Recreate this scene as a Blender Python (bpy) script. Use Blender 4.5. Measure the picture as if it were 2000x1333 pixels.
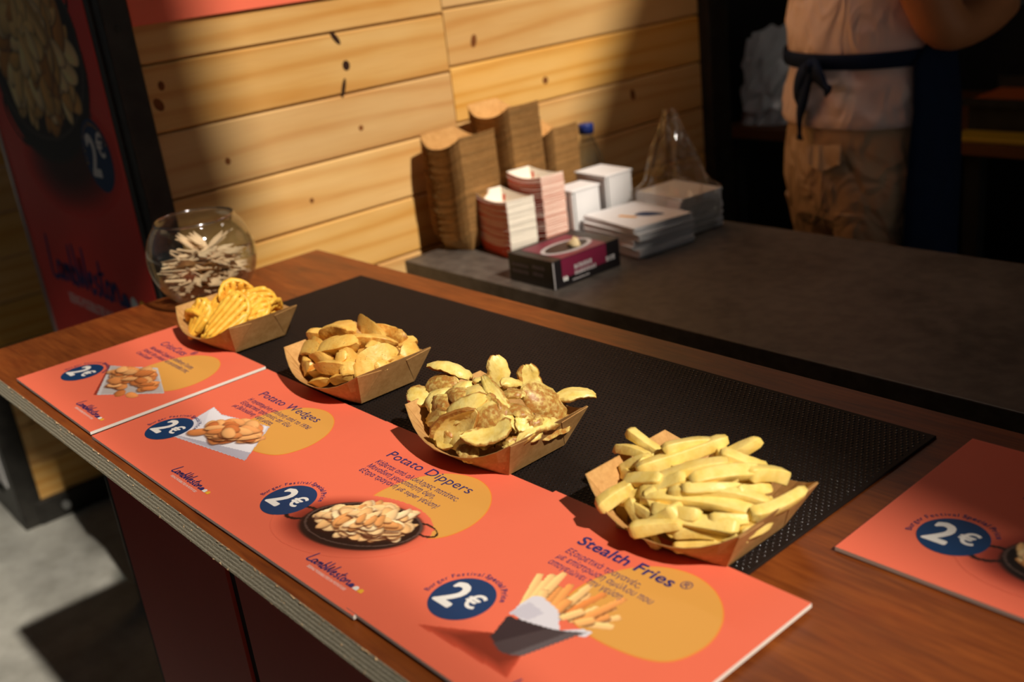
import bpy, bmesh, math, random
import numpy as np
from mathutils import Vector, Matrix, Euler
from mathutils.geometry import delaunay_2d_cdt

for _o in list(bpy.data.objects):
    bpy.data.objects.remove(_o)
C = bpy.context.scene.collection
scene = bpy.context.scene
U = 0.25            # length of one price card in metres; the layout below is given in card lengths
H = 0.95            # height of the counter top
def V(x, y, z=0.0):
    return Vector((x * U, y * U, H + z * U))

# ------------------------------------------------------------------ camera
cam_d = bpy.data.cameras.new('camera')
cam = bpy.data.objects.new('camera', cam_d); C.objects.link(cam)
cam_d.sensor_width = 36.0
cam_d.lens = 37.14
_R = ((0.65872, 0.74383, -0.11317), (0.20018, -0.31826, -0.92663), (-0.72527, 0.58773, -0.35854))
cam.matrix_world = Matrix(((_R[0][0], -_R[1][0], -_R[2][0], 1.34028),
                           (_R[0][1], -_R[1][1], -_R[2][1], -0.29712),
                           (_R[0][2], -_R[1][2], -_R[2][2], 1.39311),
                           (0, 0, 0, 1)))
cam_d.clip_start = 0.02
cam_d.dof.use_dof = True
cam_d.dof.focus_distance = 1.0
cam_d.dof.aperture_fstop = 4.6
scene.camera = cam

# ------------------------------------------------------------------ world, sun, exposure
SUN_TO = Vector((1.0, -0.10, 1.0)).normalized()
world = bpy.data.worlds.new('world'); scene.world = world
world.use_nodes = True
wn = world.node_tree; wn.nodes.clear()
w_out = wn.nodes.new('ShaderNodeOutputWorld'); w_bg = wn.nodes.new('ShaderNodeBackground')
w_sky = wn.nodes.new('ShaderNodeTexSky')
w_sky.sky_type = 'NISHITA'; w_sky.sun_disc = False
w_sky.sun_elevation = math.radians(45); w_sky.sun_rotation = math.radians(95)
w_bg.inputs['Strength'].default_value = 0.0095
w_hs = wn.nodes.new('ShaderNodeHueSaturation'); w_hs.inputs['Saturation'].default_value = 0.35
wn.links.new(w_sky.outputs[0], w_hs.inputs['Color']); wn.links.new(w_hs.outputs[0], w_bg.inputs[0]); wn.links.new(w_bg.outputs[0], w_out.inputs[0])
sun_d = bpy.data.lights.new('sun', 'SUN')
sun_d.energy = 4.55; sun_d.angle = math.radians(1.4); sun_d.color = (1.0, 0.90, 0.77)
sun = bpy.data.objects.new('sun', sun_d); C.objects.link(sun)
sun.rotation_euler = SUN_TO.to_track_quat('Z', 'Y').to_euler()
sun.location = (6, -0.6, 7)
vs = scene.view_settings
vs.view_transform = 'Standard'; vs.look = 'None'; vs.gamma = 1.0; vs.use_curve_mapping = False
vs.exposure = 0.0

# ------------------------------------------------------------------ helpers
def link(o, parent=None):
    C.objects.link(o)
    if parent is not None:
        o.parent = parent
    return o
def obj(name, me, m=None, parent=None, smooth=False):
    o = bpy.data.objects.new(name, me)
    if m is not None:
        ms = m if isinstance(m, (list, tuple)) else [m]
        if len(me.materials) == 0:
            for k in ms: me.materials.append(k)
    if smooth:
        me.polygons.foreach_set('use_smooth', [True] * len(me.polygons)); me.update()
    return link(o, parent)
def empty(name, loc=(0, 0, 0), rotz=0.0):
    o = bpy.data.objects.new(name, None); o.empty_display_size = 0.02
    o.location = loc; o.rotation_euler = (0, 0, rotz)
    return link(o)
def tag(o, label=None, cat=None, group=None, kind=None):
    if label: o['label'] = label
    if cat: o['category'] = cat
    if group: o['group'] = group
    if kind: o['kind'] = kind
    return o
def thing(name, label, cat, loc=(0, 0, 0), rotz=0.0, group=None):
    return tag(empty(name, loc, rotz), label, cat, group)
def copy_tree(o, parent=None):
    c = o.copy(); C.objects.link(c)
    if parent is not None: c.parent = parent
    for ch in o.children: copy_tree(ch, c)
    return c
def pyd(name, v, f):
    me = bpy.data.meshes.new(name); me.from_pydata([tuple(a) for a in v], [], [tuple(a) for a in f]); me.update()
    return me
class MB:
    """collects verts, faces and per-face material slots for one mesh"""
    def __init__(s): s.v = []; s.f = []; s.m = []
    def add(s, v, f, m=0):
        b = len(s.v); s.v += [tuple(a) for a in v]; s.f += [tuple(i + b for i in q) for q in f]; s.m += [m] * len(f)
    def box(s, a, b, m=0, bev=0.0):
        x0, y0, z0 = a; x1, y1, z1 = b
        if bev <= 0:
            s.add([(x0, y0, z0), (x1, y0, z0), (x1, y1, z0), (x0, y1, z0), (x0, y0, z1), (x1, y0, z1), (x1, y1, z1), (x0, y1, z1)],
                  [(0, 3, 2, 1), (4, 5, 6, 7), (0, 1, 5, 4), (1, 2, 6, 5), (2, 3, 7, 6), (3, 0, 4, 7)], m); return
        bm = bmesh.new(); bmesh.ops.create_cube(bm, size=1)
        for q in bm.verts:
            q.co = Vector(((x0 + x1) / 2 + q.co.x * (x1 - x0), (y0 + y1) / 2 + q.co.y * (y1 - y0), (z0 + z1) / 2 + q.co.z * (z1 - z0)))
        bmesh.ops.bevel(bm, geom=bm.edges[:] , offset=bev, segments=2, affect='EDGES', profile=0.5)
        bm.verts.ensure_lookup_table(); bm.verts.index_update()
        s.add([q.co[:] for q in bm.verts], [[q.index for q in fc.verts] for fc in bm.faces], m); bm.free()
    def tube(s, path, rad, n=10, m=0, closed=False):
        path = [Vector(q) for q in path]; k = len(path)
        rads = rad if isinstance(rad, (list, tuple)) else [rad] * k
        v = []; up = None
        for i, p in enumerate(path):
            if closed: t = path[(i + 1) % k] - path[i - 1]
            else: t = path[min(i + 1, k - 1)] - path[max(i - 1, 0)]
            t.normalize()
            if up is None: up = Vector((0, 0, 1)) if abs(t.z) < .9 else Vector((1, 0, 0))
            a = t.cross(up).normalized(); b = a.cross(t).normalized(); up = b
            for j in range(n):
                th = 2 * math.pi * j / n; v.append(p + (a * math.cos(th) + b * math.sin(th)) * rads[i])
        f = []
        for i in range(k if closed else k - 1):
            for j in range(n):
                i2 = (i + 1) % k
                f.append((i * n + j, i * n + (j + 1) % n, i2 * n + (j + 1) % n, i2 * n + j))
        if not closed: f += [tuple(range(n - 1, -1, -1)), tuple((k - 1) * n + j for j in range(n))]
        s.add(v, f, m)
    def lathe(s, prof, n=32, m=0, c=(0, 0, 0), closed=False):
        v = []; f = []
        for r_, z_ in prof:
            for j in range(n):
                th = 2 * math.pi * j / n; v.append((c[0] + r_ * math.cos(th), c[1] + r_ * math.sin(th), c[2] + z_))
        k = len(prof)
        for i in range(k - 1):
            for j in range(n): f.append((i * n + j, i * n + (j + 1) % n, (i + 1) * n + (j + 1) % n, (i + 1) * n + j))
        if closed:
            for j in range(n): f.append(((k - 1) * n + j, (k - 1) * n + (j + 1) % n, (j + 1) % n, j))
        else:
            f.append(tuple(range(n - 1, -1, -1))); f.append(tuple((k - 1) * n + j for j in range(n)))
        s.add(v, f, m)
    def prism(s, poly, y0, y1, axis='y', m=0):
        """poly: 2D outline (a,b) counter-clockwise; extruded along axis"""
        n = len(poly)
        if axis == 'y': mk = lambda a, b, t: (a, t, b)
        elif axis == 'x': mk = lambda a, b, t: (t, a, b)
        else: mk = lambda a, b, t: (a, b, t)
        v = [mk(a, b, y0) for a, b in poly] + [mk(a, b, y1) for a, b in poly]
        f = [tuple(range(n)), tuple(range(2 * n - 1, n - 1, -1))] + [(i, i + n, (i + 1) % n + n, (i + 1) % n) for i in range(n)]
        s.add(v, f, m)
    def loft(s, rings, m=0, cap=True):
        n = len(rings[0]); b = []
        for q in rings: b += [tuple(a) for a in q]
        f = []
        for i in range(len(rings) - 1):
            for j in range(n): f.append((i * n + j, i * n + (j + 1) % n, (i + 1) * n + (j + 1) % n, (i + 1) * n + j))
        if cap: f += [tuple(range(n - 1, -1, -1)), tuple((len(rings) - 1) * n + j for j in range(n))]
        s.add(b, f, m)
    def mesh(s, name):
        me = pyd(name, s.v, s.f)
        me.polygons.foreach_set('material_index', s.m)
        bm = bmesh.new(); bm.from_mesh(me); bmesh.ops.recalc_face_normals(bm, faces=bm.faces[:]); bm.to_mesh(me); bm.free()
        return me
    def build(s, name, mats, parent=None, smooth=False):
        return obj(name, s.mesh(name), mats, parent, smooth)
def smooth_angle(o, deg=40):
    me = o.data
    me.polygons.foreach_set('use_smooth', [True] * len(me.polygons))
    bm = bmesh.new(); bm.from_mesh(me)
    for e in bm.edges:
        e.smooth = not (len(e.link_faces) == 2 and e.calc_face_angle(0) > math.radians(deg))
    bm.to_mesh(me); bm.free()
    return o
def catmull(pts, n=6, closed=False):
    pts = [Vector(p) for p in pts]; k = len(pts); out = []
    rng = range(k) if closed else range(k - 1)
    for i in rng:
        p0 = pts[(i - 1) % k] if closed or i > 0 else pts[i]
        p1 = pts[i]; p2 = pts[(i + 1) % k]
        p3 = pts[(i + 2) % k] if closed or i + 2 < k else p2
        for j in range(n):
            t = j / n
            out.append(0.5 * ((2 * p1) + (p2 - p0) * t + (2 * p0 - 5 * p1 + 4 * p2 - p3) * t * t + (3 * p1 - p0 - 3 * p2 + p3) * t ** 3))
    if not closed: out.append(pts[-1])
    return out
def srgb(r, g, b):
    f = lambda c: (c / 255) / 12.92 if c / 255 <= .04045 else ((c / 255 + .055) / 1.055) ** 2.4
    return (f(r), f(g), f(b), 1.0)

# ------------------------------------------------------------------ materials
class Mat:
    def __init__(s, name, col=(.5, .5, .5, 1), rough=.6, metal=0., spec=.5):
        s.m = bpy.data.materials.new(name); s.m.use_nodes = True
        s.t = s.m.node_tree; s.b = s.t.nodes['Principled BSDF']
        s.b.inputs['Base Color'].default_value = col
        s.b.inputs['Roughness'].default_value = rough
        s.b.inputs['Metallic'].default_value = metal
        s.b.inputs['Specular IOR Level'].default_value = spec
    def n(s, t, **k):
        q = s.t.nodes.new('ShaderNode' + t)
        for a, b in k.items():
            if a in q.inputs: q.inputs[a].default_value = b
            else: setattr(q, a, b)
        return q
    def l(s, a, b): s.t.links.new(a, b)
    def coords(s, scale=(1, 1, 1), kind='Object', rand=0.0, rot=(0, 0, 0)):
        tc = s.n('TexCoord'); mp = s.n('Mapping'); mp.inputs['Scale'].default_value = scale; mp.inputs['Rotation'].default_value = rot
        src = tc.outputs[kind]
        if rand:
            oi = s.n('ObjectInfo'); ml = s.n('Math', operation='MULTIPLY'); ml.inputs[1].default_value = rand
            s.l(oi.outputs['Random'], ml.inputs[0])
            va = s.n('VectorMath', operation='ADD'); s.l(src, va.inputs[0]); s.l(ml.outputs[0], va.inputs[1]); src = va.outputs[0]
        s.l(src, mp.inputs['Vector']); return mp.outputs['Vector']
    def noise(s, vec, scale=5, detail=4, rough=.55, dist=0.0):
        q = s.n('TexNoise'); q.inputs['Scale'].default_value = scale; q.inputs['Detail'].default_value = detail
        q.inputs['Roughness'].default_value = rough; q.inputs['Distortion'].default_value = dist
        s.l(vec, q.inputs['Vector']); return q.outputs['Fac']
    def ramp(s, fac, stops):
        q = s.n('ValToRGB'); e = q.color_ramp.elements
        while len(e) < len(stops): e.new(.5)
        for i, (p, c) in enumerate(stops): e[i].position = p; e[i].color = c
        s.l(fac, q.inputs['Fac']); return q.outputs['Color']
    def mix(s, fac, a, b, mode='MIX'):
        q = s.n('Mix', data_type='RGBA', blend_type=mode)
        for sock, val in ((q.inputs[0], fac), (q.inputs[6], a), (q.inputs[7], b)):
            if hasattr(val, 'links') or hasattr(val, 'is_linked'): s.l(val, sock)
            else: sock.default_value = val
        return q.outputs[2]
    def base(s, c): s.l(c, s.b.inputs['Base Color']); return s
    def bump(s, h, strength=.3, dist=.001):
        q = s.n('Bump'); q.inputs['Strength'].default_value = strength; q.inputs['Distance'].default_value = dist
        s.l(h, q.inputs['Height']); s.l(q.outputs[0], s.b.inputs['Normal']); return s
    def rough(s, fac, lo, hi):
        q = s.n('MapRange'); q.inputs['To Min'].default_value = lo; q.inputs['To Max'].default_value = hi
        s.l(fac, q.inputs['Value']); s.l(q.outputs[0], s.b.inputs['Roughness']); return s
def plain(name, col, rough=.6, metal=0., spec=.5, var=0.0, scale=40, bump=0.0):
    m = Mat(name, col, rough, metal, spec)
    if var:
        v = m.coords(); nz = m.noise(v, scale)
        d = tuple(c * (1 - var) for c in col[:3]) + (1,); h = tuple(min(1, c * (1 + var)) for c in col[:3]) + (1,)
        m.base(m.ramp(nz, [(.3, d), (.7, h)]))
        if bump: m.bump(nz, bump, .0008)
    return m.m

def pine():
    m = Mat('pine_plank', rough=.42, spec=.35)
    v = m.coords((14, 1.1, 14), rand=7.0)
    wob = m.noise(m.coords((3, 1.4, 5), rand=7.0), 2.2, 3)
    g = m.n('TexWave', wave_type='BANDS', bands_direction='Z')
    g.inputs['Scale'].default_value = .55; g.inputs['Distortion'].default_value = 16; g.inputs['Detail'].default_value = 2.5
    g.inputs['Detail Scale'].default_value = .7; g.inputs['Detail Roughness'].default_value = .6
    m.l(v, g.inputs['Vector'])
    fine = m.noise(m.coords((90, 3, 90), rand=3.0), 3, 4)
    c1 = m.ramp(g.outputs['Color'], [(.0, srgb(228, 184, 118)), (.7, srgb(222, 174, 104)), (1.0, srgb(204, 144, 72))])
    c2 = m.ramp(wob, [(.3, srgb(232, 192, 130)), (.75, srgb(206, 144, 68))])
    col = m.mix(.45, c1, c2)
    col = m.mix(.08, col, m.ramp(fine, [(.3, srgb(150, 90, 36)), (.7, srgb(240, 200, 130))]))
    oi = m.n('ObjectInfo'); hs = m.n('HueSaturation'); mr = m.n('MapRange')
    mr.inputs['To Min'].default_value = .84; mr.inputs['To Max'].default_value = 1.06
    m.l(oi.outputs['Random'], mr.inputs['Value']); m.l(mr.outputs[0], hs.inputs['Value']); m.l(col, hs.inputs['Color'])
    rs = m.n('Math', operation='MULTIPLY'); rs.inputs[1].default_value = 7.13; m.l(oi.outputs['Random'], rs.inputs[0]); rf = m.n('Math', operation='FRACT'); m.l(rs.outputs[0], rf.inputs[0])
    ms = m.n('MapRange'); ms.inputs['To Min'].default_value = .94; ms.inputs['To Max'].default_value = 1.09; m.l(rf.outputs[0], ms.inputs['Value']); m.l(ms.outputs[0], hs.inputs['Saturation'])
    m.base(hs.outputs[0]).bump(fine, .15, .0006)
    return m.m
def counter_wood():
    m = Mat('stained_plywood', rough=.38, spec=.4)
    a = m.noise(m.coords((3, 16, 3)), 2.4, 6, .6, .6)
    b = m.noise(m.coords((12, 150, 12)), 1.5, 3)
    bl = m.noise(m.coords((7, 11, 7)), 1.6, 4)
    c = m.ramp(a, [(.28, srgb(88, 38, 13)), (.5, srgb(120, 57, 20)), (.75, srgb(146, 76, 28))])
    c = m.mix(.3, c, m.ramp(b, [(.35, srgb(84, 38, 12)), (.7, srgb(160, 90, 36))]))
    c = m.mix(m.ramp(bl, [(.55, (0, 0, 0, 1)), (.8, (.55, .55, .55, 1))]), c, srgb(128, 52, 15))
    m.base(c).bump(b, .12, .0005).rough(a, .34, .5)
    return m.m
def ply_edge():
    m = Mat('plywood_edge', rough=.85, spec=.2)
    tc = m.n('TexCoord'); sx = m.n('SeparateXYZ'); m.l(tc.outputs['Object'], sx.inputs[0])
    nz = m.noise(m.coords((7, 7, 3)), 2.0, 4, .6)
    ml = m.n('Math', operation='MULTIPLY'); ml.inputs[1].default_value = 5.2 / 0.02
    m.l(sx.outputs['Z'], ml.inputs[0])
    ad = m.n('Math', operation='MULTIPLY_ADD'); ad.inputs[1].default_value = .8; m.l(nz, ad.inputs[0]); m.l(ml.outputs[0], ad.inputs[2])
    fr = m.n('Math', operation='FRACT'); m.l(ad.outputs[0], fr.inputs[0])
    c = m.ramp(fr.outputs[0], [(.0, srgb(104, 94, 76)), (.12, srgb(214, 204, 180)), (.5, srgb(226, 216, 192)), (.62, srgb(140, 130, 108)), (.95, srgb(176, 166, 142))])
    sp = m.noise(m.coords((260, 260, 500)), 2.0, 3)
    c = m.mix(.2, c, m.ramp(sp, [(.35, srgb(60, 52, 40)), (.65, srgb(196, 186, 160))]))
    m.base(c).bump(sp, .8, .002)
    return m.m
def kraft(name='kraft_paper', k=1.0):
    m = Mat(name, rough=.75, spec=.25)
    a = m.noise(m.coords((60, 60, 60), rand=1.0), 3.0, 5, .7); b = m.noise(m.coords((14, 14, 14), rand=2.0), 3, 3)
    c = m.ramp(a, [(.3, srgb(172 * k, 126 * k, 70 * k)), (.7, srgb(204 * k, 158 * k, 98 * k))])
    c = m.mix(.25, c, m.ramp(b, [(.35, srgb(158 * k, 112 * k, 56 * k)), (.65, srgb(212 * k, 168 * k, 108 * k))]))
    oi = m.n('ObjectInfo'); hs = m.n('HueSaturation'); mr = m.n('MapRange'); mr.inputs['To Min'].default_value = .78; mr.inputs['To Max'].default_value = 1.08
    m.l(oi.outputs['Random'], mr.inputs['Value']); m.l(mr.outputs[0], hs.inputs['Value']); m.l(c, hs.inputs['Color'])
    m.base(hs.outputs[0]).bump(a, .1, .0004)
    return m.m
def concrete():
    m = Mat('concrete', rough=.8, spec=.3)
    a = m.noise(m.coords((1, 1, 1)), 2.2, 7, .62); b = m.noise(m.coords((1, 1, 1)), 13, 5, .6)
    c = m.ramp(a, [(.3, srgb(126, 126, 120)), (.7, srgb(168, 167, 158))])
    c = m.mix(.3, c, m.ramp(b, [(.35, srgb(110, 108, 100)), (.65, srgb(178, 177, 170))]))
    m.base(c).bump(b, .15, .002)
    return m.m
def laminate():
    m = Mat('grey_laminate', rough=.45, spec=.4)
    a = m.noise(m.coords((1, 1, 1)), 7, 7, .68, .5); b = m.noise(m.coords((1, 1, 1)), 45, 4)
    c = m.ramp(a, [(.3, srgb(64, 57, 52)), (.7, srgb(98, 90, 82))])
    c = m.mix(.2, c, m.ramp(b, [(.4, srgb(60, 52, 47)), (.6, srgb(122, 112, 102))]))
    m.base(c).rough(a, .38, .55)
    return m.m
def potato(name, light, dark, brown, spec_dots=0.0, attr=False, sss=.12):
    m = Mat(name, rough=.42, spec=.45)
    a = m.noise(m.coords((60, 60, 60), rand=5.0), 1.6, 4, .6); b = m.noise(m.coords((300, 300, 300), rand=5.0), 1.2, 3)
    c = m.ramp(a, [(.3, dark), (.62, light)])
    if attr:
        at = m.n('Attribute', attribute_name='skin')
        nb = m.noise(m.coords((170, 170, 170), rand=5.0), 1.3, 4)
        mm = m.n('Math', operation='MULTIPLY_ADD'); mm.inputs[1].default_value = .9; mm.inputs[2].default_value = -.42
        m.l(nb, mm.inputs[0]); ad = m.n('Math', operation='ADD'); m.l(mm.outputs[0], ad.inputs[0]); m.l(at.outputs['Fac'], ad.inputs[1])
        fac = m.ramp(ad.outputs[0], [(.32, (0, 0, 0, 1)), (.62, (1, 1, 1, 1))])
        skin = m.ramp(nb, [(.3, tuple(x * .55 for x in brown[:3]) + (1,)), (.7, brown)])
        c = m.mix(fac, c, skin)
    else:
        c = m.mix(m.ramp(m.noise(m.coords((38, 38, 38), rand=9.0), 1.5, 3), [(.58, (0, 0, 0, 1)), (.8, (.75, .75, .75, 1))]), c, brown)
    if spec_dots:
        vo = m.n('TexVoronoi'); vo.inputs['Scale'].default_value = 330; m.l(m.coords(rand=2.0), vo.inputs['Vector'])
        dd = m.ramp(vo.outputs['Distance'], [(.10, (spec_dots,) * 3 + (1,)), (.2, (0, 0, 0, 1))])
        gate = m.ramp(m.noise(m.coords((120, 120, 120), rand=3.), 1., 2), [(.48, (0, 0, 0, 1)), (.56, (1, 1, 1, 1))])
        mu = m.mix(1.0, dd, gate, 'MULTIPLY')
        c = m.mix(mu, c, srgb(70, 62, 20))
    m.base(c).bump(b, .35, .0009)
    m.b.inputs['Subsurface Weight'].default_value = sss
    m.b.inputs['Subsurface Radius'].default_value = (.004, .003, .0012)
    m.b.inputs['Subsurface Scale'].default_value = 1.0
    return m.m
def attr_colour(name, rough=.5):
    m = Mat(name, rough=rough, spec=.35)
    at = m.n('Attribute', attribute_name='print'); m.base(at.outputs['Color'])
    return m.m
def glass(name, col=(1, 1, 1, 1), rough=0.0, ior=1.45):
    m = Mat(name, col, rough); m.b.inputs['Transmission Weight'].default_value = 1.0; m.b.inputs['IOR'].default_value = ior
    return m.m
def thin_glass(name, tint=(1, 1, 1, 1), ior=1.5, rough=0.0, base=.05):
    m = Mat(name); t = m.t; t.nodes.remove(m.b)
    tr = m.n('BsdfTransparent'); tr.inputs[0].default_value = tint
    gl = m.n('BsdfGlossy'); gl.inputs['Roughness'].default_value = rough
    lw = m.n('LayerWeight'); lw.inputs['Blend'].default_value = .5
    pw = m.n('Math', operation='POWER'); pw.inputs[1].default_value = 3.0; m.l(lw.outputs['Facing'], pw.inputs[0])
    fr = m.n('Math', operation='MULTIPLY_ADD'); fr.inputs[1].default_value = .95; fr.inputs[2].default_value = base; m.l(pw.outputs[0], fr.inputs[0])
    mx = m.n('MixShader'); m.l(fr.outputs[0], mx.inputs[0]); m.l(tr.outputs[0], mx.inputs[1]); m.l(gl.outputs[0], mx.inputs[2])
    m.l(mx.outputs[0], t.nodes['Material Output'].inputs['Surface'])
    return m.m
def film(name, col, alpha=.3, rough=.2):
    m = Mat(name, col, rough, spec=.6); m.b.inputs['Alpha'].default_value = alpha
    nz = m.noise(m.coords((1, 1, 1)), 40, 3); m.bump(nz, .5, .004)
    return m.m

M = {}
M['pine'] = pine(); M['counter'] = counter_wood(); M['ply'] = ply_edge(); M['kraft'] = kraft('kraft_paper', .93); M['kraft_light'] = kraft('kraft_inside', 1.06)
M['concrete'] = concrete(); M['laminate'] = laminate()
M['steel'] = plain('black_steel', srgb(44, 42, 38), .5, .3, .5, .35, 30, .2)
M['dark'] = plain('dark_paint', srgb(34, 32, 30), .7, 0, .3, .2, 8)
M['knot'] = plain('knot_wood', srgb(46, 24, 12), .7, 0, .2, .3, 120)
M['knot_light'] = plain('brown_knot_wood', srgb(120, 70, 30), .7, 0, .2, .3, 120)
M['coral'] = plain('coral_print', srgb(238, 114, 86), .5, 0, .3, .02, 9)
M['red_panel'] = plain('red_paint', srgb(196, 60, 42), .45, 0, .4, .05, 6)
M['banner_red'] = plain('banner_red', srgb(240, 58, 44), .45, 0, .4, .04, 4)
M['white_core'] = plain('foam_core', srgb(232, 222, 212), .8, 0, .2)
M['navy'] = plain('navy_ink', srgb(12, 58, 104), .5, 0, .35)
M['ink'] = plain('navy_lettering', srgb(44, 46, 108), .5, 0, .35)
M['amber'] = plain('amber_ink', srgb(224, 162, 78), .5, 0, .3)
M['amber_rim'] = plain('amber_rim_ink', srgb(238, 140, 52), .5, 0, .3)
M['white_ink'] = plain('white_ink', srgb(240, 238, 234), .5, 0, .3)
M['yellow_ink'] = plain('yellow_ink', srgb(246, 184, 58), .5, 0, .3)
M['print'] = attr_colour('photo_print')
M['mat'] = plain('black_rubber', srgb(30, 21, 17), .7, 0, .2, .15, 60)
M['fry'] = potato('fry_potato', srgb(246, 220, 132), srgb(236, 202, 100), srgb(220, 172, 72))
M['dipper'] = potato('dipper_potato', srgb(244, 222, 138), srgb(230, 196, 94), srgb(184, 126, 58), 0, True)
M['wedge'] = potato('wedge_potato', srgb(242, 198, 104), srgb(230, 172, 74), srgb(202, 134, 50), .8, True)
M['criss'] = potato('criss_potato', srgb(246, 196, 78), srgb(232, 166, 46), srgb(196, 120, 28), .4)
M['fork'] = plain('birch_wood', srgb(224, 192, 152), .7, 0, .25, .12, 60)
M['glass'] = thin_glass('clear_glass', (.93, .95, .95, 1), 1.45, .04)
M['chip'] = plain('splinter_wood', srgb(226, 190, 146), .8, 0, .2)
M['white'] = plain('white_paper', srgb(228, 226, 226), .7, 0, .3, .03, 30)
M['red_tray'] = plain('red_card', srgb(204, 72, 40), .6, 0, .3, .08, 50)
M['pink_tray'] = plain('pink_card_edge', srgb(226, 160, 140), .65, 0, .3, .05, 50)
M['cream'] = plain('cream_card', srgb(236, 226, 210), .65, 0, .3, .03, 40)
M['black_box'] = plain('black_card', srgb(24, 20, 22), .4, 0, .5)
M['magenta'] = plain('plum_ink', srgb(112, 30, 56), .4, 0, .5)
M['grey_ink'] = plain('grey_ink', srgb(176, 170, 170), .5)
M['glove'] = plain('cream_rubber', srgb(220, 196, 150), .5, 0, .4)
M['film'] = thin_glass('clear_film', (.90, .88, .84, 1), 1.5, .14)
M['silver'] = film('silver_film', srgb(212, 218, 222), .92, .25)
M['bottle'] = thin_glass('clear_plastic', (.86, .88, .9, 1), 1.5, .06)
M['cap'] = plain('blue_plastic', srgb(24, 44, 110), .4)
_ms = Mat('pale_pink_cotton', srgb(246, 222, 216), .85, 0, .2); _ms.bump(_ms.noise(_ms.coords((9, 9, 5)), 1.6, 2, .5, 1.2), .5, .04); M['shirt'] = _ms.m
_mt = Mat('khaki_cotton', srgb(206, 176, 144), .85, 0, .2); _mt.bump(_mt.noise(_mt.coords((9, 9, 6)), 1.4, 2, .5, 1.2), .7, .05); M['trousers'] = _mt.m
M['apron'] = plain('navy_cotton', srgb(16, 34, 64), .8, 0, .2, .1, 30)
M['skin_tone'] = plain('skin', srgb(196, 128, 84), .5, 0, .4, .05, 30)
M['hair'] = plain('dark_hair', srgb(36, 26, 20), .6)
M['shoe'] = plain('black_leather', srgb(28, 26, 26), .5)
M['black_glove'] = plain('black_rubber_glove', srgb(20, 20, 22), .45)
M['foil'] = plain('foil', srgb(190, 196, 198), .3, .8, .5, .1, 60, .5)
M['orange_metal'] = plain('copper_mesh', srgb(214, 110, 50), .5, .2)
M['yellow_paint'] = plain('yellow_paint', srgb(196, 150, 30), .6)
M['bolt'] = plain('zinc', srgb(190, 192, 190), .35, .8)
M['gap'] = plain('dark_gap_steel', srgb(36, 40, 36), .6, .2)  # dark grey-green steel of the frame posts
M['canvas'] = plain('grey_canvas', srgb(120, 116, 108), .9)
M['brown_wall'] = plain('brown_panel', srgb(112, 66, 34), .6, 0, .3, .15, 8)

# ================================================================== THE SETTING
ZF = -H / U                       # floor level in card lengths
mb = MB(); mb.box((-9, -8, -.1), (14, 12, 0)); tag(mb.build('floor', M['concrete']), 'grey concrete ground around the food stall', 'floor', kind='structure')

def plank_mesh(y0, y1, z0, z1, xf, t=.02, axis='y'):
    """one board with eased long edges; xf = x of its face"""
    g = .0012; e = .003
    a, b = z0 + g, z1 - g
    prof = [(xf - t, a), (xf - e, a), (xf, a + e), (xf, b - e), (xf - e, b), (xf - t, b)]
    m_ = MB(); m_.prism(prof, y0 + .001, y1 - .001, 'y'); return m_.mesh('plank')
XW = -1.25
wall = tag(empty('wall_left'), 'side wall of horizontal pine planks behind the counter end', kind='structure')
KN = {(2.969, 1.03): (.030, .036, 0), (2.917, .881): (.016, .07, -.35), (2.918, 1.225): (.02, .055, .6), (3.007, .578): (.02, .02, 0), (1.931, .571): (.02, .024, 0),
      (1.594, 1.126): (.022, .03, 0), (1.55, 1.015): (.03, .045, .5), (4.86, .604): (.03, .03, 0), (4.152, 1.026): (.028, .05, -.3), (5.9, .30): (.03, .05, .2), (2.5, .16): (.016, .018, 0)}
for (ya, yb, off) in ((1.49, 3.885, -.024), (3.885, 6.86, .006)):
    k0 = int(math.floor((ZF - off) / .429)) + 1
    for k in range(k0, 12):
        z0 = off + .429 * k; z1 = z0 + .429
        p = obj('plank', plank_mesh(ya * U, yb * U, H + z0 * U, H + z1 * U, XW * U), M['pine'], wall)
        for (ky, kz), (rw, rh, an) in KN.items():
            if ya < ky < yb and z0 < kz < z1:
                poly = []
                for j in range(16):
                    th = 2 * math.pi * j / 16; a_ = rw * math.cos(th); b_ = rh * math.sin(th)
                    poly.append(((ky + a_ * math.cos(an) - b_ * math.sin(an)) * U, H + (kz + a_ * math.sin(an) + b_ * math.cos(an)) * U))
                q = MB(); q.prism(poly, XW * U - .001, XW * U + .0004, 'x'); q.build('knot', M['knot'] if (ky > 2.9 and kz > .8 and ky < 3) else M['knot_light'], p)
mb = MB(); mb.box((XW * U - .045, 1.49 * U, 0), (XW * U - .021, 6.86 * U, H + 5.1 * U)); mb.build('backing_board', M['dark'], wall)
# steel posts of the stall frame
def trim(name, boxes, label, mats=None):
    mb = MB()
    for a, b in boxes: mb.box(a, b, 0, .003)
    return tag(mb.build(name, mats or M['steel']), label, kind='structure')
t1 = trim('trim_1', [((-.357, 1.312 * U, 0), (XW * U + .008, 1.488 * U, 2.4))], 'black steel corner post between banner and pine wall')
q = MB(); q.tube([(XW * U + .007, 1.40 * U, H + 1.50 * U), (XW * U + .0095, 1.40 * U, H + 1.50 * U)], .006, 14); q.build('bolt_hole', M['gap'], t1)
q = MB(); q.box((-.357 , 1.300 * U, 0), (-.337, 1.312 * U, 2.4)); q.build('edge_strip', M['steel'], t1)
trim('trim_2', [((-.36, 6.86 * U, 0), (XW * U + .03, 7.15 * U, 2.4))], 'black steel post closing the pine wall beside the dark kitchen')
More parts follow.
